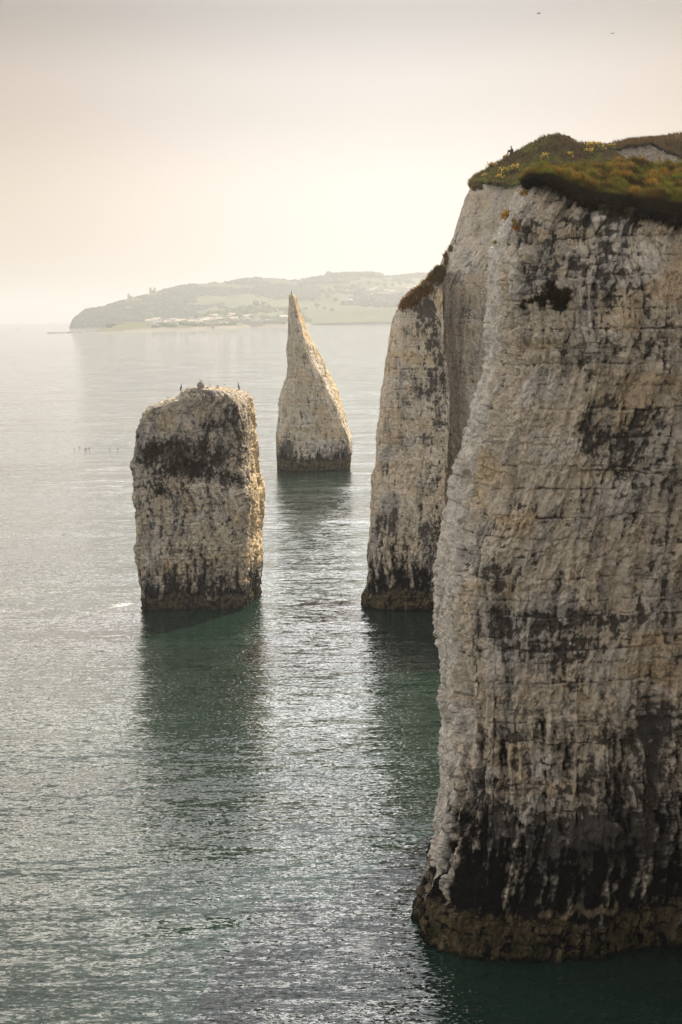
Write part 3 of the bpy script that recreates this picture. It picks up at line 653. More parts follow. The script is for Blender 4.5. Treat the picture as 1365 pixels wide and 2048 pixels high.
G = strip(px, [(lambda p: lowr(p) + 3, YE + 1.6), (lowr, lambda p: YE - 0.25 + np.clip((1110 - p) / 50, 0, 1) * 2.5), (brk, lambda p: YE + 1.6 + np.clip((1110 - p) / 50, 0, 1) * 2.0), (lambda p: .55 * brk(p) + .45 * nearsil(p), YE + 7.5), (nearsil, YE + 18), (lambda p: nearsil(p) + 10, YE + 26), (lambda p: nearsil(p) + 120, YE + 40)], [3, 50, 90, 90, 16, 8])
G = smooth_rows(G, 2)
f1, f2, cid = worley(G[..., 0] * 0.85 + 0.4 * vn(G[..., 0], G[..., 1] * .5, 0, 84), G[..., 1] * 0.42, 85)
tus = (1 - f1) * (0.55 + 0.45 * cid)
row = np.arange(G.shape[0])[:, None] * np.ones((1, G.shape[1]))
plat = sst(45, 62, row)
G[..., 2] += plat * (0.95 * (tus - 0.45) + 0.26 * fbm(G[..., 0] * 1.2, G[..., 1] * .7, 0, 3, 86)) + (1 - plat) * 0.1 * fbm(G[..., 0] * 3, G[..., 2] * 3, 0, 3, 87)
G[..., 1] -= (1 - plat) * 0.35 * fbm(G[..., 0] * 1.4, G[..., 2] * 0.6, 0, 4, 88) * sst(3, 8, row)
n1 = fbm(G[..., 0] * 2.6, G[..., 1] * .8, 0, 4, 89, .65)
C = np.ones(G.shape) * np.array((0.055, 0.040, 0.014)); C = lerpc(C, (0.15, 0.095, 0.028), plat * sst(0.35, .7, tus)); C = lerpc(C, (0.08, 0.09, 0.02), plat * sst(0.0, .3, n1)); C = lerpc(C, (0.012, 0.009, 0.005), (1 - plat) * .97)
top = mesh_obj('near_clifftop', G.reshape(-1, 3), grid_faces(*G.shape[:2]), M_grass, None, C.reshape(-1, 3)); tag(top, kind='structure')
P, ri, ci = sample_grid(G[3:250, :660], 150000, 7); Nr = grid_normals(G)[ri + 3, ci]
pl = plat[ri + 3, ci]; tt = tus[ri + 3, ci]; nn = n1[ri + 3, ci]
Cc = lerpc(np.ones((len(P), 3)) * np.array((0.05, 0.035, 0.012)), (0.25, 0.15, 0.035), sst(0.42, .75, tt)); Cc = lerpc(Cc, (0.13, 0.135, 0.025), sst(-0.05, .25, nn)); Cc = lerpc(Cc, (0.016, 0.012, 0.006), (1 - pl))
g2 = scatter_blades('tussock_grass', P, Nr, Cc, 0.26, 0.035, 8, 0.75); tag(g2, kind='stuff')
P, ri, ci = sample_grid(G[3:16, :660], 5000, 71); r_ = np.random.default_rng(72)
hang = scatter_blades('hanging_grass', P, np.tile([0, -1.0, -2.0], (len(P), 1)), np.tile((0.03, 0.022, 0.010), (len(P), 1)), 0.30, 0.045, 73, 0.55); tag(hang, kind='stuff')
Gnear = G; pxnear = px

# the hill behind with its chalk scar, right edge
bs = interp([(1165, 306), (1190, 298), (1216, 292), (1240, 284), (1262, 279), (1300, 276), (1330, 273), (1350, 269), (1365, 270), (1450, 262), (1600, 255)])
bt = interp([(1165, 320), (1195, 312), (1225, 304), (1250, 296), (1280, 291), (1310, 291), (1325, 300), (1345, 306), (1365, 316), (1450, 330), (1600, 330)])
px = np.linspace(1170, 1600, 300); YH = YT + 55
G = strip(px, [(400, YH - 6), (lambda p: bt(p) + 3 * vn(p * .15, 0, 0, 91), YH), (lambda p: bt(p) - 4, YH - .6), (lambda p: bs(p) * .7 + bt(p) * .3, YH + 3), (bs, YH + 12), (lambda p: bs(p) + 20, YH + 30)], [70, 4, 16, 16, 6])
row = np.arange(G.shape[0])[:, None] * np.ones((1, G.shape[1])); chk = row < 69
G[..., 1] += np.where(chk, 0.8 * fbm(G[..., 0] * .6, G[..., 2] * .25, 0, 4, 92), 0); G[..., 2] += np.where(chk, 0, 0.35 * fbm(G[..., 0] * .8, G[..., 1] * .8, 0, 4, 93))
n1 = fbm(G[..., 0] * .8, G[..., 2] * .3, 0, 4, 94); C = np.ones(G.shape) * np.array((0.27, 0.235, 0.19)); C = lerpc(C, (0.20, 0.145, 0.08), sst(0, .5, n1))
C = np.where(chk[..., None], C, np.array((0.055, 0.04, 0.015)))
hb = mesh_obj('hill', G.reshape(-1, 3), grid_faces(*G.shape[:2]), M_grass, None, C.reshape(-1, 3)); tag(hb, kind='structure')
P, ri, ci = sample_grid(G[71:], 12000, 17); Nr = grid_normals(G)[ri + 71, ci]
g3 = scatter_blades('hill_grass', P, Nr, np.ones((len(P), 3)) * np.array((0.10, 0.06, 0.02)), 0.4, 0.14, 9); tag(g3, kind='stuff')

# vegetation clinging to the rock faces, sampled where it grows
def ledge_plants(name, Q, poly_blobs, n, length, width, c1, c2, seed, thr=0.45, parent=None):
    px, py = to_px(Q[..., 0], Q[..., 1], Q[..., 2])
    Nn = grid_normals(Q); Nn = np.where((np.sum(Nn * -Q, -1) < 0)[..., None], Nn, Nn)
    v = 0
    for (cx, cy, rx, ry, k) in poly_blobs: v = v + k * np.exp(-(((px - cx) / rx) ** 2 + ((py - cy) / ry) ** 2))
    n3 = fbm(px * 0.05, py * 0.08, 0, 4, seed)
    front = (Q[..., 1] < np.percentile(Q[..., 1], 30) + 13)
    w = np.clip(v + 0.5 * n3 - thr, 0, 0.5) * front * (v > 0.15)
    P, ri, ci = sample_grid(Q, n, seed, w + 1e-12)
    r = np.random.default_rng(seed); f = r.random((n, 1))
    Nf = Nn[ri, ci]; Nf = Nf * np.where(Nf[:, 1:2] > 0, -1, 1)
    C = np.array(c1) * (1 - f) + np.array(c2) * f
    return scatter_blades(name, P + Nf * 0.03, Nf, C, length, width, seed + 1, 0.7, parent=parent)
o = ledge_plants('stack_vegetation', R_st[4], st_blobs[:9] + [st_blobs[11]], 5000, 0.24, 0.08, (0.05, 0.036, 0.02), (0.085, 0.06, 0.025), 101, 0.5); tag(o, kind='stuff')
o = ledge_plants('ridge_vegetation', R_mid[4], [(808, 612, 12, 12, .9), (822, 606, 14, 12, .9), (835, 590, 16, 12, .9), (850, 580, 18, 14, .8), (870, 558, 16, 16, .8), (885, 545, 14, 18, .8)], 9000, 0.32, 0.10, (0.20, 0.10, 0.03), (0.12, 0.10, 0.03), 103, 0.35); tag(o, kind='stuff')
o = ledge_plants('wall_vegetation', R_wall[4], [(886, 540, 9, 14, .7), (893, 518, 6, 14, .62), (902, 500, 4, 12, .62), (911, 486, 3, 9, .6), (918, 470, 3, 6, .6), (960, 375, 10, 14, .7), (948, 376, 5, 8, .8)], 2600, 0.28, 0.09, (0.24, 0.12, 0.03), (0.12, 0.10, 0.03), 105, 0.4); tag(o, kind='stuff')
for nm, bl, n_, c1, c2, lab in (
    ('clinging_bush', [(1110, 593, 20, 13, 1.25), (1130, 602, 9, 13, 1.0), (1078, 599, 15, 4, .8), (1060, 606, 9, 4, .7), (1046, 617, 5, 6, .7), (1085, 611, 6, 6, .6), (1118, 619, 12, 5, .7), (1100, 574, 6, 8, .7)], 5000, (0.035, 0.025, 0.010), (0.075, 0.050, 0.018), 'dark ragged bush clinging to the upper face of the near cliff'),
    ('rock_plant', [(1033, 459, 7, 4, 1.2)], 260, (0.45, 0.2, 0.03), (0.22, 0.12, 0.03), 'small orange plant on the dark patch near the top of the near cliff'),
    ('rock_plant', [(1028, 446, 4, 3, 1.2)], 160, (0.40, 0.28, 0.03), (0.22, 0.16, 0.03), 'tiny yellow-green plant just above the orange plant on the near cliff'),
    ('rock_plant', [(1006, 427, 8, 9, 1.2)], 500, (0.50, 0.28, 0.02), (0.25, 0.16, 0.03), 'yellow-orange plant on the left shoulder of the near cliff'),
    ('rock_plant', [(1045, 388, 9, 6, 1.2)], 400, (0.48, 0.28, 0.03), (0.25, 0.16, 0.03), 'golden plant under the grass edge at the top left of the near cliff'),
    ('rock_plant', [(984, 481, 4, 8, 1.3)], 200, (0.35, 0.24, 0.02), (0.20, 0.15, 0.03), 'low yellow plant on the left edge of the near cliff below the shoulder')):
    o = empty(nm, (0, 0, 0)); ledge_plants('foliage', R_near[4], bl, n_, 0.20, 0.05, c1, c2, 120 + int(bl[0][0]), 0.3, o)
    tag(o, lab, 'bush' if nm == 'clinging_bush' else 'plant', None if nm == 'clinging_bush' else 'small plants on the near cliff')
exec_later = True

# ------------------------------------------------------------------ yellow flowering plants on the clifftop
M_leaf = flat_mat('plant_leaf', (0.07, 0.09, 0.02)); M_yel = flat_mat('yellow_petals', (0.58, 0.36, 0.01), 0.6, 0.2, 3)
def surf(Gs, pxs, px_, row_):
    c = int(np.argmin(np.abs(pxs - px_))); return Gs[row_, c]
def surf_at(Gs, x_, y_target):
    """grid vertex nearest in the photo to a pixel"""
    a, b = to_px(Gs[..., 0], Gs[..., 1], Gs[..., 2]); d = (a - x_) ** 2 + (b - y_target) ** 2
    i = np.unravel_index(np.argmin(d), d.shape); return Gs[i]
def flower_plant(loc, r, h, n, label, seed):
    rr = np.random.default_rng(seed); t = empty('flowering_plant', loc); tag(t, label, 'plant', 'yellow flowering plants on the clifftop')
    P = np.column_stack([rr.normal(0, r * .5, n * 4), rr.normal(0, r * .5, n * 4), rr.random(n * 4) * h * .3])
    scatter_blades('foliage', P, np.tile([0, 0, 1.0], (len(P), 1)), np.tile((0.09, 0.10, 0.03), (len(P), 1)), h * .7, 0.05, seed, .5, M_blade, t)
    V = []; F = []; k = 0
    for i in range(n):
        c = np.array([rr.normal(0, r * .55), rr.normal(0, r * .4), h * (0.15 + 0.9 * rr.random())]); s = 0.06 + 0.05 * rr.random()
        o8 = c + s * np.array([(1, 0, 0), (-1, 0, 0), (0, 1, 0), (0, -1, 0), (0, 0, 1.3), (0, 0, -1.0)]) * (0.7 + .6 * rr.random((6, 1)))
        V += o8.tolist(); F += [[k + a for a in f] for f in ((0, 2, 4), (2, 1, 4), (1, 3, 4), (3, 0, 4), (2, 0, 5), (1, 2, 5), (3, 1, 5), (0, 3, 5))]; k += 6
    mesh_obj('blossom', V, F, M_yel, t, None, False)
    return t
fl = [(1012, 352, .75, .5, 46, 'broad clump of yellow flowers hanging at the edge of the middle clifftop'),
      (1030, 345, .6, .5, 34, 'yellow flower clump right of the broad clump at the cliff edge'),
      (1000, 362, .4, .4, 20, 'small yellow flower clump just under the broad clump at the cliff edge'),
      (986, 340, .45, .5, 26, 'yellow flowers on the skyline at the left end of the clifftop'),
      (1012, 319, .3, .35, 14, 'small tuft of yellow flowers on the skyline just below the seated person'),
      (970, 358, .3, .35, 14, 'yellow flowers beside the leftmost corner of the clifftop'),
      (951, 372, .25, .3, 10, 'lowest yellow tuft at the far left lip of the cliff'),
      (1092, 322, .5, .5, 28, 'yellow flower clump in the dip in front of the mound'),
      (1190, 303, .9, .6, 80, 'largest yellow flower bush, right of the mound'),
      (1178, 312, .6, .5, 40, 'yellow flowers at the foot of the largest yellow bush'),
      (1140, 316, .35, .4, 16, 'sparse yellow flowers between the dip and the largest bush'),
      (1232, 288, .35, .45, 12, 'faint yellow sprig on the skyline where the back hill starts'),
      (1056, 345, .25, .3, 10, 'few yellow flowers where the near grass meets the mound')]
for i, (a, b, r, h, n, lab) in enumerate(fl):
    p = surf_at(Gmid[6:160], a, b); flower_plant(tuple(p), r, h * 1.7, int(n * 1.8), lab, 300 + i)

# ------------------------------------------------------------------ person sitting on the slope
def skinned(name, joints, edges, mat, parent=None, sub=2):
    me = bpy.data.meshes.new(name); me.from_pydata([j[:3] for j in joints], edges, []); me.update()
    o = bpy.data.objects.new(name, me); COL.objects.link(o)
    m = o.modifiers.new('s', 'SKIN'); 
    for i, j in enumerate(joints):
        sv = me.skin_vertices[0].data[i]; sv.radius = (j[3], j[4] if len(j) > 4 else j[3]); sv.use_root = (i == 0)
    ms = o.modifiers.new('u', 'SUBSURF'); ms.levels = sub; ms.render_levels = sub
    dg = bpy.context.evaluated_depsgraph_get(); dg.update(); nm = bpy.data.meshes.new_from_object(o.evaluated_get(dg))
    o.modifiers.clear(); o.data = nm; nm.name = name; nm.materials.clear(); nm.materials.append(mat)
    nm.polygons.foreach_set('use_smooth', [True] * len(nm.polygons)); nm.update()
    if parent is not None: o.parent = parent
    return o
M_skin = flat_mat('skin', (0.45, 0.26, 0.18)); M_cloth = flat_mat('dark_cloth', (0.018, 0.018, 0.022)); M_hair = flat_mat('dark_hair', (0.02, 0.014, 0.01)); M_trs = flat_mat('dark_trousers', (0.02, 0.022, 0.035))
def person(loc):
    t = empty('person', loc); tag(t, 'person in dark clothes sitting on the grassy skyline slope, knees drawn up, looking down', 'person')
    # faces -x ; seat at origin
    J = [(0, 0, .10, .14, .15), (.03, 0, .30, .13, .16), (.01, 0, .48, .12, .18), (-.06, 0, .60, .055, .055), (-.11, 0, .70, .085, .075), (-.13, 0, .79, .075, .07)]
    E = [(0, 1), (1, 2), (2, 3), (3, 4), (4, 5)]
    for s in (-1, 1):
        k = len(J)
        J += [(-.02, .10 * s, .10, .09), (-.40, .13 * s, .32, .062), (-.44, .12 * s, -.02, .042), (-.56, .12 * s, -.10, .035)]
        E += [(0, k), (k, k + 1), (k + 1, k + 2), (k + 2, k + 3)]
        k = len(J)
        J += [(-.02, .19 * s, .52, .055), (-.12, .22 * s, .30, .042), (-.32, .10 * s, .36, .03), (-.38, .06 * s, .39, .024)]
        E += [(2, k), (k, k + 1), (k + 1, k + 2), (k + 2, k + 3)]
        for f in range(4):
            k2 = len(J); J += [(-.41 - .003 * f, (.06 + .012 * (f - 1.5)) * s, .40, .009), (-.445, (.055 + .010 * (f - 1.5)) * s, .385, .008)]; E += [(k + 3, k2), (k2, k2 + 1)]
        k2 = len(J); J += [(-.40, .03 * s, .41, .010)]; E += [(k + 3, k2)]
    skinned('body', J, E, M_skin, t)
    K = [(0, 0, .10, .155, .165), (.035, 0, .30, .15, .18), (.015, 0, .48, .135, .195), (-.05, 0, .575, .075, .08)]; E2 = [(0, 1), (1, 2), (2, 3)]
    for s in (-1, 1):
        k = len(K); K += [(-.02, .20 * s, .51, .072), (-.12, .225 * s, .30, .058), (-.30, .11 * s, .355, .042)]; E2 += [(2, k), (k, k + 1), (k + 1, k + 2)]
    skinned('jacket', K, E2, M_cloth, t)
    K = [(0, 0, .08, .15, .165)]; E2 = []
    for s in (-1, 1):
        k = len(K); K += [(-.04, .10 * s, .11, .10), (-.40, .13 * s, .325, .075), (-.44, .12 * s, 0, .055)]; E2 += [(0, k), (k, k + 1), (k + 1, k + 2)]
    skinned('trousers', K, E2, M_trs, t)
    skinned('hair', [(-.085, 0, .80, .075, .075), (-.06, 0, .73, .075, .078), (-.03, 0, .64, .05, .06)], [(0, 1), (1, 2)], M_hair, t)
    for s in (-1, 1):
        m = MB(); m.loft([(-.44, .12 * s, -.05, .05, .045), (-.50, .12 * s, -.085, .05, .042), (-.60, .12 * s, -.12, .04, .03)], 8); m.build('shoe', M_cloth, t)
    return t
p = surf_at(Gmid[100:150], 1024, 313); pt = person((p[0], p[1] - .1, p[2] + .32)); pt.scale = (1.12,) * 3

# ------------------------------------------------------------------ birds
M_blk = flat_mat('black_plumage', (0.012, 0.012, 0.014), .5); M_wht = flat_mat('white_plumage', (0.75, 0.74, 0.72), .7, .05); M_gry = flat_mat('grey_plumage', (0.22, 0.22, 0.23), .7); M_bill = flat_mat('yellow_bill', (0.55, 0.33, 0.05))
def cormorant(loc, label, rz=0, s=1.0):
    t = empty('cormorant', loc, rz, s); tag(t, label, 'bird', 'cormorants perched on the stacks')
    skinned('body', [(0, 0, .30, .105, .10), (.03, 0, .18, .07, .07), (.10, 0, .02, .035, .05), (-.02, 0, .45, .075, .07), (-.03, 0, .57, .04, .04), (.01, 0, .66, .032, .032), (-.03, 0, .74, .035, .033), (-.09, 0, .745, .03, .026)], [(0, 1), (1, 2), (0, 3), (3, 4), (4, 5), (5, 6), (6, 7)], M_blk, t, 1)
    for s_ in (-1, 1):
        m = MB(); m.loft([(0, .09 * s_, .48, .02, .02), (.02, .115 * s_, .34, .03, .07), (.06, .10 * s_, .18, .02, .05), (.12, .05 * s_, .05, .01, .01)], 8); m.build('wing', M_blk, t)
        m = MB(); m.loft([(0, .04 * s_, .14, .016, .016), (0, .045 * s_, 0.01, .012, .012), (-.06, .05 * s_, 0, .02, .006)], 6); m.build('leg', M_blk, t)
    m = MB(); m.loft([(-.11, 0, .745, .014, .014), (-.17, 0, .74, .009, .009), (-.185, 0, .725, .004, .004)], 6); m.build('bill', M_bill, t)
    return t
def gull(loc, label, rz=0, s=1.0):
    t = empty('gull', loc, rz, s); tag(t, label, 'bird', 'gulls resting on the blocky stack')
    skinned('body', [(0, 0, .22, .085, .08), (.12, 0, .20, .055, .055), (.24, 0, .19, .02, .03), (-.10, 0, .27, .06, .055), (-.14, 0, .36, .042, .042), (-.16, 0, .41, .045, .042)], [(0, 1), (1, 2), (0, 3), (3, 4), (4, 5)], M_wht, t, 1)
    for s_ in (-1, 1):
        m = MB(); m.loft([(-.08, .07 * s_, .27, .02, .02), (.05, .085 * s_, .24, .02, .05), (.20, .05 * s_, .21, .015, .03), (.34, .02 * s_, .20, .005, .01)], 8); m.build('wing', M_gry, t)
        m = MB(); m.loft([(0, .03 * s_, .15, .01, .01), (0, .035 * s_, 0, .008, .008)], 6); m.build('leg', M_bill, t)
    m = MB(); m.loft([(-.20, 0, .41, .014, .014), (-.26, 0, .395, .006, .006)], 6); m.build('bill', M_bill, t)
    return t
def rock_top(Q, px_, win=2.0):
    """highest rock vertex seen in a photo column"""
    a, b = to_px(Q[..., 0], Q[..., 1], Q[..., 2]); m = np.abs(a - px_) < win; b = np.where(m, b, 9e9)
    i = np.unravel_index(np.argmin(b), b.shape); return Q[i]
QS = R_st[4]
for (x_, lab, rz) in ((361, 'cormorant standing upright on the left end of the blocky stack top', math.pi), (479, 'cormorant hunched on the right end of the blocky stack top', 0.3)):
    p = rock_top(QS, x_); cormorant((p[0], p[1], p[2] - .03), lab, rz, 1.05)
p = R_pin[4][-1].mean(0); cormorant((p[0], p[1], p[2] - .05), 'cormorant perched on the very tip of the pointed stack', math.pi, 1.1)
# round knob of flint-hard chalk on the stack top
p = rock_top(QS, 402)
th, ph = np.meshgrid(np.linspace(0, math.pi, 18), np.linspace(0, 2 * math.pi, 28)[:-1], indexing='ij')
X = np.sin(th) * np.cos(ph); Y = np.sin(th) * np.sin(ph); Z = np.cos(th); rr_ = .42 * (1 + .18 * fbm(X * 2, Y * 2, Z * 2, 3, 9))
kn = mesh_obj('knob', np.stack([p[0] + X * rr_, p[1] + Y * rr_, p[2] + .02 + Z * rr_], -1).reshape(-1, 3), grid_faces(18, 27, True), M_st, stack, np.ones((18 * 27, 3)) * np.array((0.40, 0.37, 0.33)))
gull((p[0], p[1], p[2] + .40), 'gull on the round knob on top of the blocky stack', .2, 1.1)
for (x_, lab, rz) in ((421, 'gull just right of the round knob on the blocky stack', 1.9), (436, 'gull between the round knob and the right cormorant', 2.6), (334, 'gull on the lower left shoulder of the blocky stack', .4)):
    p = rock_top(QS, x_); gull((p[0], p[1], p[2] - .02), lab, rz, 1.1)
def swimmer(loc, label, rz):
    t = empty('seabird', loc, rz, 0.9); tag(t, label, 'bird', 'dark seabirds swimming left of the blocky stack')
    skinned('body', [(0, 0, .04, .11, .10), (.14, 0, .06, .05, .06), (.22, 0, .10, .015, .02), (-.12, 0, .08, .07, .06), (-.16, 0, .18, .04, .04), (-.18, 0, .26, .045, .04)], [(0, 1), (1, 2), (0, 3), (3, 4), (4, 5)], M_blk, t, 1)
    m = MB(); m.loft([(-.21, 0, .26, .014, .014), (-.29, 0, .255, .005, .005)], 6); m.build('bill', M_bill, t)
for (a, b, lab) in ((149, 898, 'leftmost of the dark swimming birds, alone'), (159, 894, 'swimming bird a little above the others'), (170, 899, 'faint swimming bird, left of the close pair'), (173, 897, 'left one of the close pair of swimming birds'), (179, 896, 'right one of the close pair of swimming birds'), (220, 899, 'second swimming bird from the blocky stack'), (236, 898, 'swimming bird nearest to the blocky stack')):
    X, Y, Z = on_sea(a, b); swimmer((X, Y, Z), lab, random.random() * 6)
def flyer(loc, s, label, g=None):
    t = empty('flying_bird', loc, .4, s); tag(t, label, 'bird', g)
    skinned('body', [(0, 0, 0, .07, .06), (.15, 0, 0, .04, .04), (.28, 0, 0, .02, .03), (-.13, 0, .01, .05, .045), (-.2, 0, .02, .04, .035), (-.27, 0, .01, .012, .012)], [(0, 1), (1, 2), (0, 3), (3, 4), (4, 5)], M_gry, t, 1)
    for s_ in (-1, 1):
        m = MB(); m.loft([(0, .03 * s_, .02, .02, .06), (-.03, .28 * s_, .12, .015, .07), (.05, .6 * s_, .05, .006, .02)], 8); m.build('wing', M_gry, t)
for (a, b, D, s, lab) in ((1078, 27, 210, 1.0, 'tiny bird flying high near the top of the sky'), (1225, 67, 230, .9, 'tiny bird flying at the upper right of the sky'), (450, 769, 190, .5, 'small bird flying above the blocky stack'), (495, 791, 190, .5, 'small bird flying right of the blocky stack top')):
    x, z = at(a, b, D); flyer((x, D, z), s, lab, 'birds in flight')
# buoys
M_red = flat_mat('red_paint', (0.45, 0.04, 0.02)); M_dk = flat_mat('dark_paint', (0.03, 0.03, 0.03))
def buoy(loc, s, mat, label):
    t = empty('buoy', loc, 0, s); tag(t, label, 'buoy')
    m = MB(); m.loft([(0, 0, -.3, .7, .7), (0, 0, .35, .8, .8), (0, 0, .5, .5, .5)], 14); m.build('float', mat, t)
    m = MB(); m.loft([(0, 0, .5, .12, .12), (0, 0, 1.7, .06, .06)], 8); m.build('mast', mat, t)
    m = MB(); m.loft([(0, 0, 1.7, .05, .05), (0, 0, 1.8, .25, .25), (0, 0, 2.1, .05, .05)], 10); m.build('lamp', mat, t)
X, Y, Z = on_sea(781, 648); buoy((X, Y, Z), 2.2, M_red, 'red buoy on the water just left of the middle headland')
X, Y, Z = on_sea(36, 660); buoy((X, Y, Z), 2.6, M_dk, 'dark buoy far out on the water at the left horizon')

# ------------------------------------------------------------------ far coast
M_land = col_mat('far_land', scale=0.004, lo=0.8, hi=1.2)
M_can = col_mat('far_canopy', scale=0.05, lo=0.6, hi=1.35)
def sea_depth(fy, pxs): return np.array([on_sea(p, fy(p))[1] for p in pxs])
px = np.concatenate([np.linspace(143, 152, 12), np.linspace(154, 930, 420)])
ridge = interp([(143, 657), (145, 650), (147, 642), (151, 636), (158, 630), (166, 624), (178, 620), (195, 617), (225, 606), (250, 599), (275, 592), (300, 587), (330, 579), (360, 573), (385, 568), (410, 567), (435, 566), (455, 564), (480, 559), (510, 556), (550, 556), (585, 561), (615, 557), (635, 553), (680, 551), (720, 547), (745, 549), (765, 553), (800, 551), (830, 547), (860, 546), (930, 548)])
bshore = interp([(143, 656), (200, 655.5), (380, 652), (930, 638)])
dsh = sea_depth(bshore, px); d0 = np.interp(px, [143, 200, 400, 930], [5200, 5300, 5400, 5800]); 
ddf = lambda p: np.interp(p, px, np.interp(px, [143, 930], [sea_depth(bshore, [160])[0]] * 2))
DS = sea_depth(bshore, [200])[0]
dR = lambda p: DS + np.interp(p, [143, 150, 200, 400, 930], [8, 40, 300, 1300, 2200])
G = strip(px, [(lambda p: bshore(p) + 1.5, lambda p: DS - 20 + 0 * p), (lambda p: bshore(p) * .75 + ridge(p) * .25, lambda p: DS + .12 * (dR(p) - DS)), (lambda p: bshore(p) * .35 + ridge(p) * .65, lambda p: DS + .6 * (dR(p) - DS)), (ridge, dR), (lambda p: ridge(p) + 12, lambda p: dR(p) + 900)], [24, 40, 40, 8])
hh = np.sin(np.clip(np.arange(G.shape[0]) / (G.shape[0] - 9), 0, 1) * math.pi)[:, None]
G[..., 2] += hh * 7 * fbm(G[..., 0] * .006, G[..., 1] * .004, 0, 4, 150)
n1 = fbm(G[..., 0] * .006, G[..., 1] * .003, 0, 3, 151)
C = np.ones(G.shape) * np.array((0.06, 0.08, 0.03)); C = lerpc(C, (0.085, 0.11, 0.058), sst(.1, .3, n1))
pp, qq = to_px(G[..., 0], G[..., 1], G[..., 2])
C = lerpc(C, (0.15, 0.16, 0.09), sst(0, 1, (pp - 770) / 20) * sst(0, 1, (576 - qq) / 4) )
o = mesh_obj('far_hills', G.reshape(-1, 3), grid_faces(*G.shape[:2]), M_land, None, C.reshape(-1, 3)); tag(o, kind='structure'); Gh = G
# lowland: spit, town slope, fields
px2 = np.linspace(186, 930, 480)
shore = interp([(186, 664), (230, 662.5), (300, 660.5), (380, 658.5), (430, 656.5), (500, 654), (600, 651), (650, 649), (700, 647), (790, 644), (930, 640)])
lowsil = interp([(186, 663), (198, 660), (210, 655), (222, 651), (240, 649), (262, 646), (285, 646), (320, 645), (350, 642), (375, 637), (400, 633), (430, 628), (470, 618), (510, 608), (545, 601), (575, 597), (620, 599), (680, 606), (760, 612), (930, 612)])
sd = sea_depth(shore, px2); sdf = lambda p: np.interp(p, px2, sd)
lowd = lambda p: sdf(p) + np.interp(p, [186, 300, 400, 600, 930], [60, 260, 500, 1100, 1100])
G = strip(px2, [(lambda p: shore(p) + .8, lambda p: sdf(p) - 15), (lambda p: shore(p) - np.clip((shore(p) - lowsil(p)) * .4, 0, 4.0), lambda p: sdf(p) + 25), (lambda p: shore(p) - .45 * (shore(p) - lowsil(p)), lambda p: .6 * sdf(p) + .4 * lowd(p)), (lowsil, lowd), (lambda p: lowsil(p) + 9, lambda p: lowd(p) + 350)], [8, 30, 50, 8])
hh = np.sin(np.clip((np.arange(G.shape[0]) - 8) / (G.shape[0] - 17), 0, 1) * math.pi)[:, None]
G[..., 2] += hh * 2.5 * fbm(G[..., 0] * .01, G[..., 1] * .008, 0, 4, 160)
pp, qq = to_px(G[..., 0], G[..., 1], G[..., 2])
n1 = fbm(G[..., 0] * .01, G[..., 1] * .008, 0, 3, 161)
C = np.ones(G.shape) * np.array((0.09, 0.11, 0.045))
fld = sst(-.2, .1, n1) * (pp > 380); C = lerpc(C, (0.105, 0.125, 0.06), fld * .9); C = lerpc(C, (0.085, 0.115, 0.055), sst(.1, .3, n1) * (pp > 380))
rw = np.arange(G.shape[0])[:, None] * np.ones((1, G.shape[1]))
bch = (rw < 8 + 3 * vn(pp * .05, 0, 0, 162)) & (pp > 250); C = np.where(bch[..., None], np.array((0.20, 0.17, 0.13)), C)
C = np.where(((rw < 8) & (pp <= 250))[..., None], np.array((0.12, 0.10, 0.07)), C)
o = mesh_obj('coastal_slope', G.reshape(-1, 3), grid_faces(*G.shape[:2]), M_land, None, C.reshape(-1, 3)); tag(o, kind='structure'); Gl = G
# reef of rocks off the point
def reef():
    V = []; F = []; k = 0; rr = np.random.default_rng(3)
    for i in range(70):
        a = 102 + 88 * rr.random(); b = 666.5 - (a - 102) * 0.028
        X, Y, Z = on_sea(a, b); w, h, d = 3 + 9 * rr.random(), .6 + 1.6 * rr.random(), 6 + 10 * rr.random()
        o8 = np.array([(math.cos(t) * w * (.7 + .5 * rr.random()), math.sin(t) * d, 0) for t in np.linspace(0, 6.28, 8)[:-1]])
        up = o8 * .55; up[:, 2] = h * (.5 + .6 * rr.random(7)); lo = o8.copy(); lo[:, 2] = -1
        V += (np.vstack([lo, up, [[0, 0, h]]]) + [X, Y + rr.normal() * 10, Z]).tolist()
        for j in range(7):
            j2 = (j + 1) % 7; F += [[k + j, k + j2, k + 7 + j2], [k + j, k + 7 + j2, k + 7 + j], [k + 7 + j, k + 7 + j2, k + 14]]
        k += 15
    o = mesh_obj('reef_rocks', V, F, flat_mat('reef_rock', (0.06, 0.05, 0.04)), None, None, False)
    tag(o, 'thin line of dark rocks breaking the water off the far point', 'reef', kind='stuff')
reef()
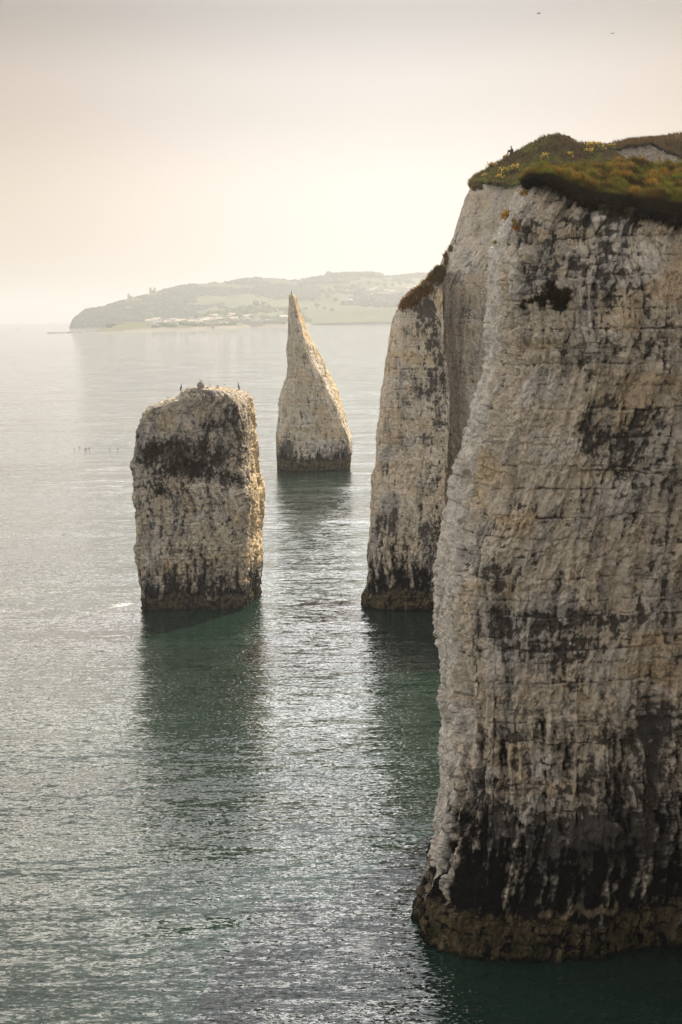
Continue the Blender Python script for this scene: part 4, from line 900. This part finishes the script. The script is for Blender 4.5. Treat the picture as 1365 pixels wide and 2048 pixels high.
# wooded slopes: clumps of crown-sized masses
ico = None
def ico_sphere():
    t = (1 + 5 ** .5) / 2
    v = [(-1, t, 0), (1, t, 0), (-1, -t, 0), (1, -t, 0), (0, -1, t), (0, 1, t), (0, -1, -t), (0, 1, -t), (t, 0, -1), (t, 0, 1), (-t, 0, -1), (-t, 0, 1)]
    f = [(0, 11, 5), (0, 5, 1), (0, 1, 7), (0, 7, 10), (0, 10, 11), (1, 5, 9), (5, 11, 4), (11, 10, 2), (10, 7, 6), (7, 1, 8), (3, 9, 4), (3, 4, 2), (3, 2, 6), (3, 6, 8), (3, 8, 9), (4, 9, 5), (2, 4, 11), (6, 2, 10), (8, 6, 7), (9, 8, 1)]
    v = [Vector(a).normalized() for a in v]; mid_ = {}; nf = []
    def m(a, b):
        k = (min(a, b), max(a, b))
        if k not in mid_: v.append(((v[a] + v[b]) / 2).normalized()); mid_[k] = len(v) - 1
        return mid_[k]
    for a, b, c in f:
        ab, bc, ca = m(a, b), m(b, c), m(c, a); nf += [(a, ab, ca), (b, bc, ab), (c, ca, bc), (ab, bc, ca)]
    return np.array([tuple(a) for a in v]), np.array(nf)
IV, IF = ico_sphere()
def crowns(name, P, R, C, seed, label=None):
    r = np.random.default_rng(seed); n = len(P)
    nz = 1 + .28 * (r.random((n, len(IV))) - .5) * 2
    V = P[:, None, :] + IV[None] * nz[..., None] * (R[:, None, None] * np.array([1, 1, .85])) 
    F = (IF[None] + (np.arange(n) * len(IV))[:, None, None]).reshape(-1, 3)
    Cv = np.repeat(C[:, None], len(IV), 1) * (1 + .35 * (r.random((n, len(IV), 1)) - .5))
    o = mesh_obj(name, V.reshape(-1, 3), F, M_can, None, Cv.reshape(-1, 3), True); tag(o, kind='stuff'); return o
def pick(G, n, seed, fn):
    P, ri, ci = sample_grid(G, n, seed); a, b = to_px(P[:, 0], P[:, 1], P[:, 2]); return P[fn(a, b)], a[fn(a, b)], b[fn(a, b)]
def land_at(Gs, a, b): return surf_at(Gs, a, b)
lowsil_np = lambda a: lowsil(a)
# behind: nearly all wooded left of the fields
P, a, b = pick(Gh[6:-8], 11000, 21, lambda a, b: (b < lowsil(a) + 3) & ~((a > 640) & (b < 582) & (fbm(a * .02, b * .12, 0, 3, 170) < .15) & (b > 556)) & ((fbm(a * .012, b * .06, 0, 3, 171) > -.22) | (a < 250)))
r = np.random.default_rng(1); R = np.where(a > 330, 5 + 6 * r.random(len(P)), 3 + 4 * r.random(len(P))); C = lerpc(np.tile((0.022, 0.042, 0.032), (len(P), 1)), (0.055, 0.08, 0.045), sst(-.1, .4, fbm(P[:, 0] * .01, P[:, 1] * .01, 0, 3, 172)) * r.random(len(P)))
C = C * (0.75 + .6 * r.random((len(P), 1))); keep = ~((np.abs(a - 305) < 12) | (np.abs(a - 261) < 9)) | (b > ridge(a) + 6)
P[:, 2] -= R * 0.25; crowns('hillside_woods', P[keep], R[keep], C[keep], 2)
P, a, b = pick(Gl[9:-8], 4200, 23, lambda a, b: (fbm(a * .02, b * .10, 0, 3, 173) > np.where(a > 600, -.12, .02)) & (a > 215) & (b < shore(a) - 5) & ~((a > 395) & (a < 600) & (b < 628 - (a - 395) * .13) & (b > 590)))
R = 4 + 5 * r.random(len(P)); R = np.where(a < 330, R * .6, np.where(a > 560, R * 1.5, R)); C = np.tile((0.055, 0.08, 0.035), (len(P), 1)) * (0.75 + .7 * r.random((len(P), 1))); crowns('coastal_scrub', P + np.array([0, 0, 1.5]), R, C, 4)
# hedge and wood belts
def belt(pts, R0, n, seed, Gs, name='shelter_belt'):
    r = np.random.default_rng(seed); P = []
    for i in range(n):
        t = r.random() * (len(pts) - 1); k = int(t); f = t - k
        a = pts[k][0] * (1 - f) + pts[k + 1][0] * f; b = pts[k][1] * (1 - f) + pts[k + 1][1] * f + r.normal() * .8
        P.append(land_at(Gs, a, b))
    P = np.array(P) + np.array([0, 0, R0 * .4]); crowns(name, P, R0 * (.7 + .5 * r.random(n)), np.tile((0.045, 0.07, 0.028), (n, 1)) * (.8 + .5 * r.random((n, 1))), seed + 1)
belt([(418, 632), (450, 626), (500, 618), (520, 622), (470, 632), (430, 634)], 9, 60, 31, Gl)
belt([(655, 555), (690, 553), (735, 552), (760, 556)], 15, 60, 32, Gh, 'ridge_wood')
belt([(600, 570), (640, 566), (700, 566)], 13, 50, 33, Gh, 'ridge_wood')
belt([(610, 630), (700, 628), (780, 626)], 5, 60, 34, Gl, 'hedgerow')
belt([(600, 640), (680, 637), (780, 634)], 6, 60, 35, Gl, 'hedgerow')
belt([(165, 621), (185, 619), (200, 617)], 5, 24, 36, Gh, 'headland_scrub')
# single trees that stand out
M_trunk = flat_mat('far_bark', (0.06, 0.05, 0.04)); M_tcan = []
for i, c in enumerate(((0.06, 0.095, 0.035), (0.085, 0.115, 0.04), (0.045, 0.07, 0.03))): M_tcan.append(flat_mat('tree_crown_%s' % ('dark', 'mid', 'deep')[i], c, .9, .35, .25))
def make_tree(mat, seed):
    r = np.random.default_rng(seed); t = empty('tree', (0, 0, 0))
    m = MB(); m.loft([(0, 0, -1, .6, .6), (0, 0, 3, .45, .45), (.2, 0, 7, .3, .3)], 8)
    m.loft([(0, 0, 3, .25, .25), (1.5, .3, 6, .15, .15)], 6); m.loft([(0, 0, 3.5, .25, .25), (-1.4, -.3, 6.5, .15, .15)], 6); m.build('trunk', M_trunk, t)
    V = []; F = []; k = 0
    for i in range(16):
        d = r.normal(size=3); d /= np.linalg.norm(d); c = np.array([0, 0, 7.5]) + d * np.array([3.6, 3.6, 2.9]) * (.5 + .5 * r.random()); s = 1.6 + 1.3 * r.random()
        V.append(c + IV * s * (1 + .3 * (r.random((len(IV), 1)) - .5))); F.append(IF + k); k += len(IV)
    mesh_obj('crown', np.vstack(V), np.vstack(F), mat, t, None, True); return t
protos = [make_tree(M_tcan[i], 60 + i) for i in range(3)]
used = [False] * 3
TR = []
tsets = [('round dark tree standing at the foot of the far hills', [(a, b, Gh) for a, b in ((622, 604), (640, 601), (655, 600), (671, 606), (688, 612), (636, 618), (612, 622), (648, 622), (666, 626), (700, 600), (712, 596), (730, 600), (745, 604))]),
         ('paler tree among the upper fields of the far hills', [(a, b, Gh) for a, b in ((705, 578), (720, 574), (740, 572), (756, 572), (770, 576), (785, 574), (800, 572), (815, 570), (690, 580), (675, 582), (660, 584), (645, 586), (630, 588))]),
         ('tree standing in the coastal fields near the far shore', [(a, b, Gl) for a, b in ((620, 633), (640, 630), (655, 634), (690, 630), (700, 628), (722, 622), (735, 626), (750, 622), (760, 628), (772, 626), (590, 622), (512, 615), (528, 612))])]
for si, (lab, L) in enumerate(tsets):
    for (a, b, Gs) in L:
        t = protos[si] if not used[si] else copy_tree(protos[si]); used[si] = True
        p = land_at(Gs, a, b); k = random.uniform(1.2, 2.2); t.location = tuple(p); t.scale = (k, k, k * random.uniform(.8, 1.0)); t.rotation_euler.z = random.random() * 6
        tag(t, lab, 'tree', ('round trees at the foot of the far hills', 'pale trees among the upper far fields', 'trees in the coastal fields')[si])
# ------------------------------------------------------------------ town
WALLS = [flat_mat('cream_wall', (0.62, 0.56, 0.46), .8, .05), flat_mat('white_wall', (0.72, 0.70, 0.66), .8, .05), flat_mat('stone_wall', (0.36, 0.32, 0.27), .8, .1)]
ROOFS = [flat_mat('slate_roof', (0.16, 0.16, 0.18), .7), flat_mat('tile_roof', (0.30, 0.15, 0.10), .7), flat_mat('pale_roof', (0.55, 0.48, 0.40), .7)]
M_win = flat_mat('window_glass', (0.04, 0.05, 0.06), .2)
def make_house(wall, roof, w, d, h, kind='house'):
    t = empty(kind, (0, 0, 0)); m = MB(); m.box(-w / 2, w / 2, -d / 2, d / 2, -3, h); m.build('wall', wall, t, False)
    m = MB(); rh = 2.8; m.add([(-w / 2 - .4, -d / 2 - .5, h), (w / 2 + .4, -d / 2 - .5, h), (w / 2 + .4, d / 2 + .5, h), (-w / 2 - .4, d / 2 + .5, h), (-w / 2 - .4, 0, h + rh), (w / 2 + .4, 0, h + rh)], [(0, 1, 5, 4), (2, 3, 4, 5), (1, 2, 5), (3, 0, 4), (0, 3, 2, 1)])
    r_ = m.build('roof', roof, t, False); m = MB(); m.box(w * .3, w * .3 + .9, -.5, .5, h + 1, h + rh + 1.2); m.build('chimney', WALLS[2], r_, False)
    n = max(2, int(w / 3))
    for fl_ in range(max(1, int(h / 3))):
        for i in range(n):
            x = -w / 2 + (i + .5) * w / n; m = MB(); m.box(x - .55, x + .55, -d / 2 - .06, -d / 2 + .1, 1 + fl_ * 2.9, 2.4 + fl_ * 2.9); m.build('window', M_win, t, False)
    return t
hp = [make_house(WALLS[0], ROOFS[1], 12, 9, 6), make_house(WALLS[1], ROOFS[0], 14, 9, 6), make_house(WALLS[2], ROOFS[0], 10, 8, 5.5), make_house(WALLS[1], ROOFS[2], 18, 10, 8)]
hu = [False] * 4
def house(i, a, b, Gs, label, group, s=1.0, rz=None):
    t = hp[i] if not hu[i] else copy_tree(hp[i]); hu[i] = True
    t.location = tuple(land_at(Gs, a, b)); t.scale = (s,) * 3; t.rotation_euler.z = random.uniform(-.5, .5) if rz is None else rz
    tag(t, label, 'house', group)
KN = ['cream house with red roof in the far shore town', 'white house with slate roof in the far shore town', 'small stone house in the far shore town', 'long pale house in the far shore town']
rr2 = random.Random(5)
for x0, x1, y0, y1, n, wh in ((300, 335, 645, 654, 10, 'on the low left point of the far town'), (335, 372, 643, 653, 20, 'left of the middle of the far town'), (372, 412, 639, 652, 22, 'in the middle of the far town'), (412, 455, 636, 651, 22, 'right of the middle of the far town'), (455, 520, 634, 650, 24, 'behind the long seafront building'), (520, 600, 636, 647, 12, 'at the right end of the far town')):
    for i in range(n):
        k = rr2.choice((0, 1, 1, 2, 3)); house(k, rr2.uniform(x0, x1), rr2.uniform(y0, y1), Gl, ('cream house with red roof ', 'white house with slate roof ', 'small stone house ', 'long pale house ')[k] + wh, ('cream', 'white', 'stone', 'long pale')[k] + ' houses ' + wh, rr2.uniform(.8, 1.3))
for i in range(26):
    k = rr2.choice((0, 2, 2, 3)); house(k, rr2.uniform(735, 850), rr2.uniform(574, 594), Gh, ('cream house with red roof high on the far hillside', '', 'small stone house high on the far hillside', 'long pale house high on the far hillside')[k], ('cream', '', 'stone', 'long pale')[k] + ' houses on the far hillside', rr2.uniform(.8, 1.2))
house(1, 690, 604, Gh, 'large pale house standing alone among the trees below the far ridge', None, 1.7, .1)
house(3, 700, 603, Gh, 'second pale house beside the large one among the trees', None, 1.0, -.2)
# large seafront buildings
def block(a, b, Gs, w, d, h, wall, roof, label, name='seafront_building', rz=0):
    t = empty(name, tuple(land_at(Gs, a, b)), rz); m = MB(); m.box(-w / 2, w / 2, 0, d, -6, h); m.build('wall', wall, t, False)
    m = MB(); m.box(-w / 2 - 1, w / 2 + 1, -1, d + 1, h, h + 1.2); m.build('roof', roof, t, False)
    n = int(w / 5)
    for i in range(n):
        x = -w / 2 + (i + .5) * w / n
        for z in np.arange(1.5, h - 1.5, 3.2): m = MB(); m.box(x - .9, x + .9, -.08, .1, z, z + 1.6); m.build('window', M_win, t, False)
    tag(t, label, 'building')
block(492, 648, Gl, 95, 18, 7, WALLS[2], ROOFS[2], 'long flat-roofed seafront building with pale roof edge in the town', rz=.06)
block(417, 652, Gl, 32, 14, 6, WALLS[2], ROOFS[2], 'short flat-roofed building at the left end of the seafront')
block(735, 631, Gl, 78, 20, 9, WALLS[2], ROOFS[2], 'long building with white roof line above the pier')
block(719, 640, Gl, 22, 10, 5, WALLS[1], ROOFS[2], 'small white building at the shore end of the pier')
block(780, 636, Gl, 70, 20, 6, WALLS[1], ROOFS[2], 'low white terrace near the right end of the far shore')
block(455, 640, Gl, 60, 16, 9, WALLS[1], ROOFS[0], 'white terrace above the town beach')
# castle and folly on the ridge
def castle(a, w, h, tower, label):
    p = land_at(Gh[-14:-8], a, ridge(a)); t = empty('castle', (p[0], p[1] - 5, p[2] - 4)); tag(t, label, 'castle')
    m = MB(); m.box(-w / 2, w / 2, 0, 20, -4, h); m.build('wall', WALLS[2], t, False)
    n = int(w / 5); m = MB()
    for i in range(n): m.box(-w / 2 + i * w / n, -w / 2 + (i + .55) * w / n, 0.01, 2, h, h + 2.2)
    m.build('battlements', WALLS[2], t, False)
    for x in tower: m = MB(); m.loft([(x, 4, -4, 4, 4), (x, 4, h + 6, 4, 4), (x, 4, h + 6.1, 4.6, 4.6), (x, 4, h + 9, 4.6, 4.6)], 14); m.build('tower', WALLS[2], t, False)
    for i in range(4): x = -w / 2 + (i + .5) * w / 4; m = MB(); m.box(x - 1.2, x + 1.2, -.1, .1, h * .4, h * .7); m.build('window', M_win, t, False)
castle(305, 22, 13, (-8, 8), 'square battlemented castle on the far ridge, the right one of two')
castle(261, 14, 10, (-6,), 'small towered castle lower on the far ridge, left of the square one')
# pier
def pier():
    X0, Y0, _ = on_sea(683, 649.2); X1, Y1, _ = on_sea(753, 645.4)
    t = empty('pier', (X0, Y0, sea_z(X0, Y0))); L = math.hypot(X1 - X0, Y1 - Y0); t.rotation_euler.z = math.atan2(Y1 - Y0, X1 - X0); tag(t, 'long low pier on many legs reaching from the far beach', 'pier')
    M_p = flat_mat('pier_timber', (0.12, 0.10, 0.09)); m = MB(); m.box(0, L, -3, 3, 4.2, 5.4); m.build('deck', M_p, t, False)
    n = 20
    for i in range(n):
        x = (i + .5) * L / n; m = MB(); m.loft([(x, -2.4, -3, .6, .6), (x, -2.4, 4.2, .6, .6)], 8); m.loft([(x, 2.4, -3, .6, .6), (x, 2.4, 4.2, .6, .6)], 8); m.box(x - .3, x + .3, -2.4, 2.4, 2.2, 2.8); m.build('leg', M_p, t, False)
    m = MB(); m.box(L - 10, L, -3, 3, 5.4, 9); h_ = m.build('shelter', WALLS[1], t, False)
pier()

# ------------------------------------------------------------------ haze
hm = bpy.data.materials.new('haze_air'); hm.use_nodes = True; t = hm.node_tree; t.nodes.clear()
v = N(t, 'ShaderNodeVolumePrincipled'); v.inputs['Density'].default_value = 1.35e-4; v.inputs['Color'].default_value = (0.635, 0.665, 0.70, 1); v.inputs['Anisotropy'].default_value = 0.45
oo = N(t, 'ShaderNodeOutputMaterial'); t.links.new(v.outputs[0], oo.inputs['Volume'])
m = MB(); m.box(-36000, 36000, -36000, 36000, -110, 260); hz_ = m.build('haze', hm, None, False); tag(hz_, kind='stuff')
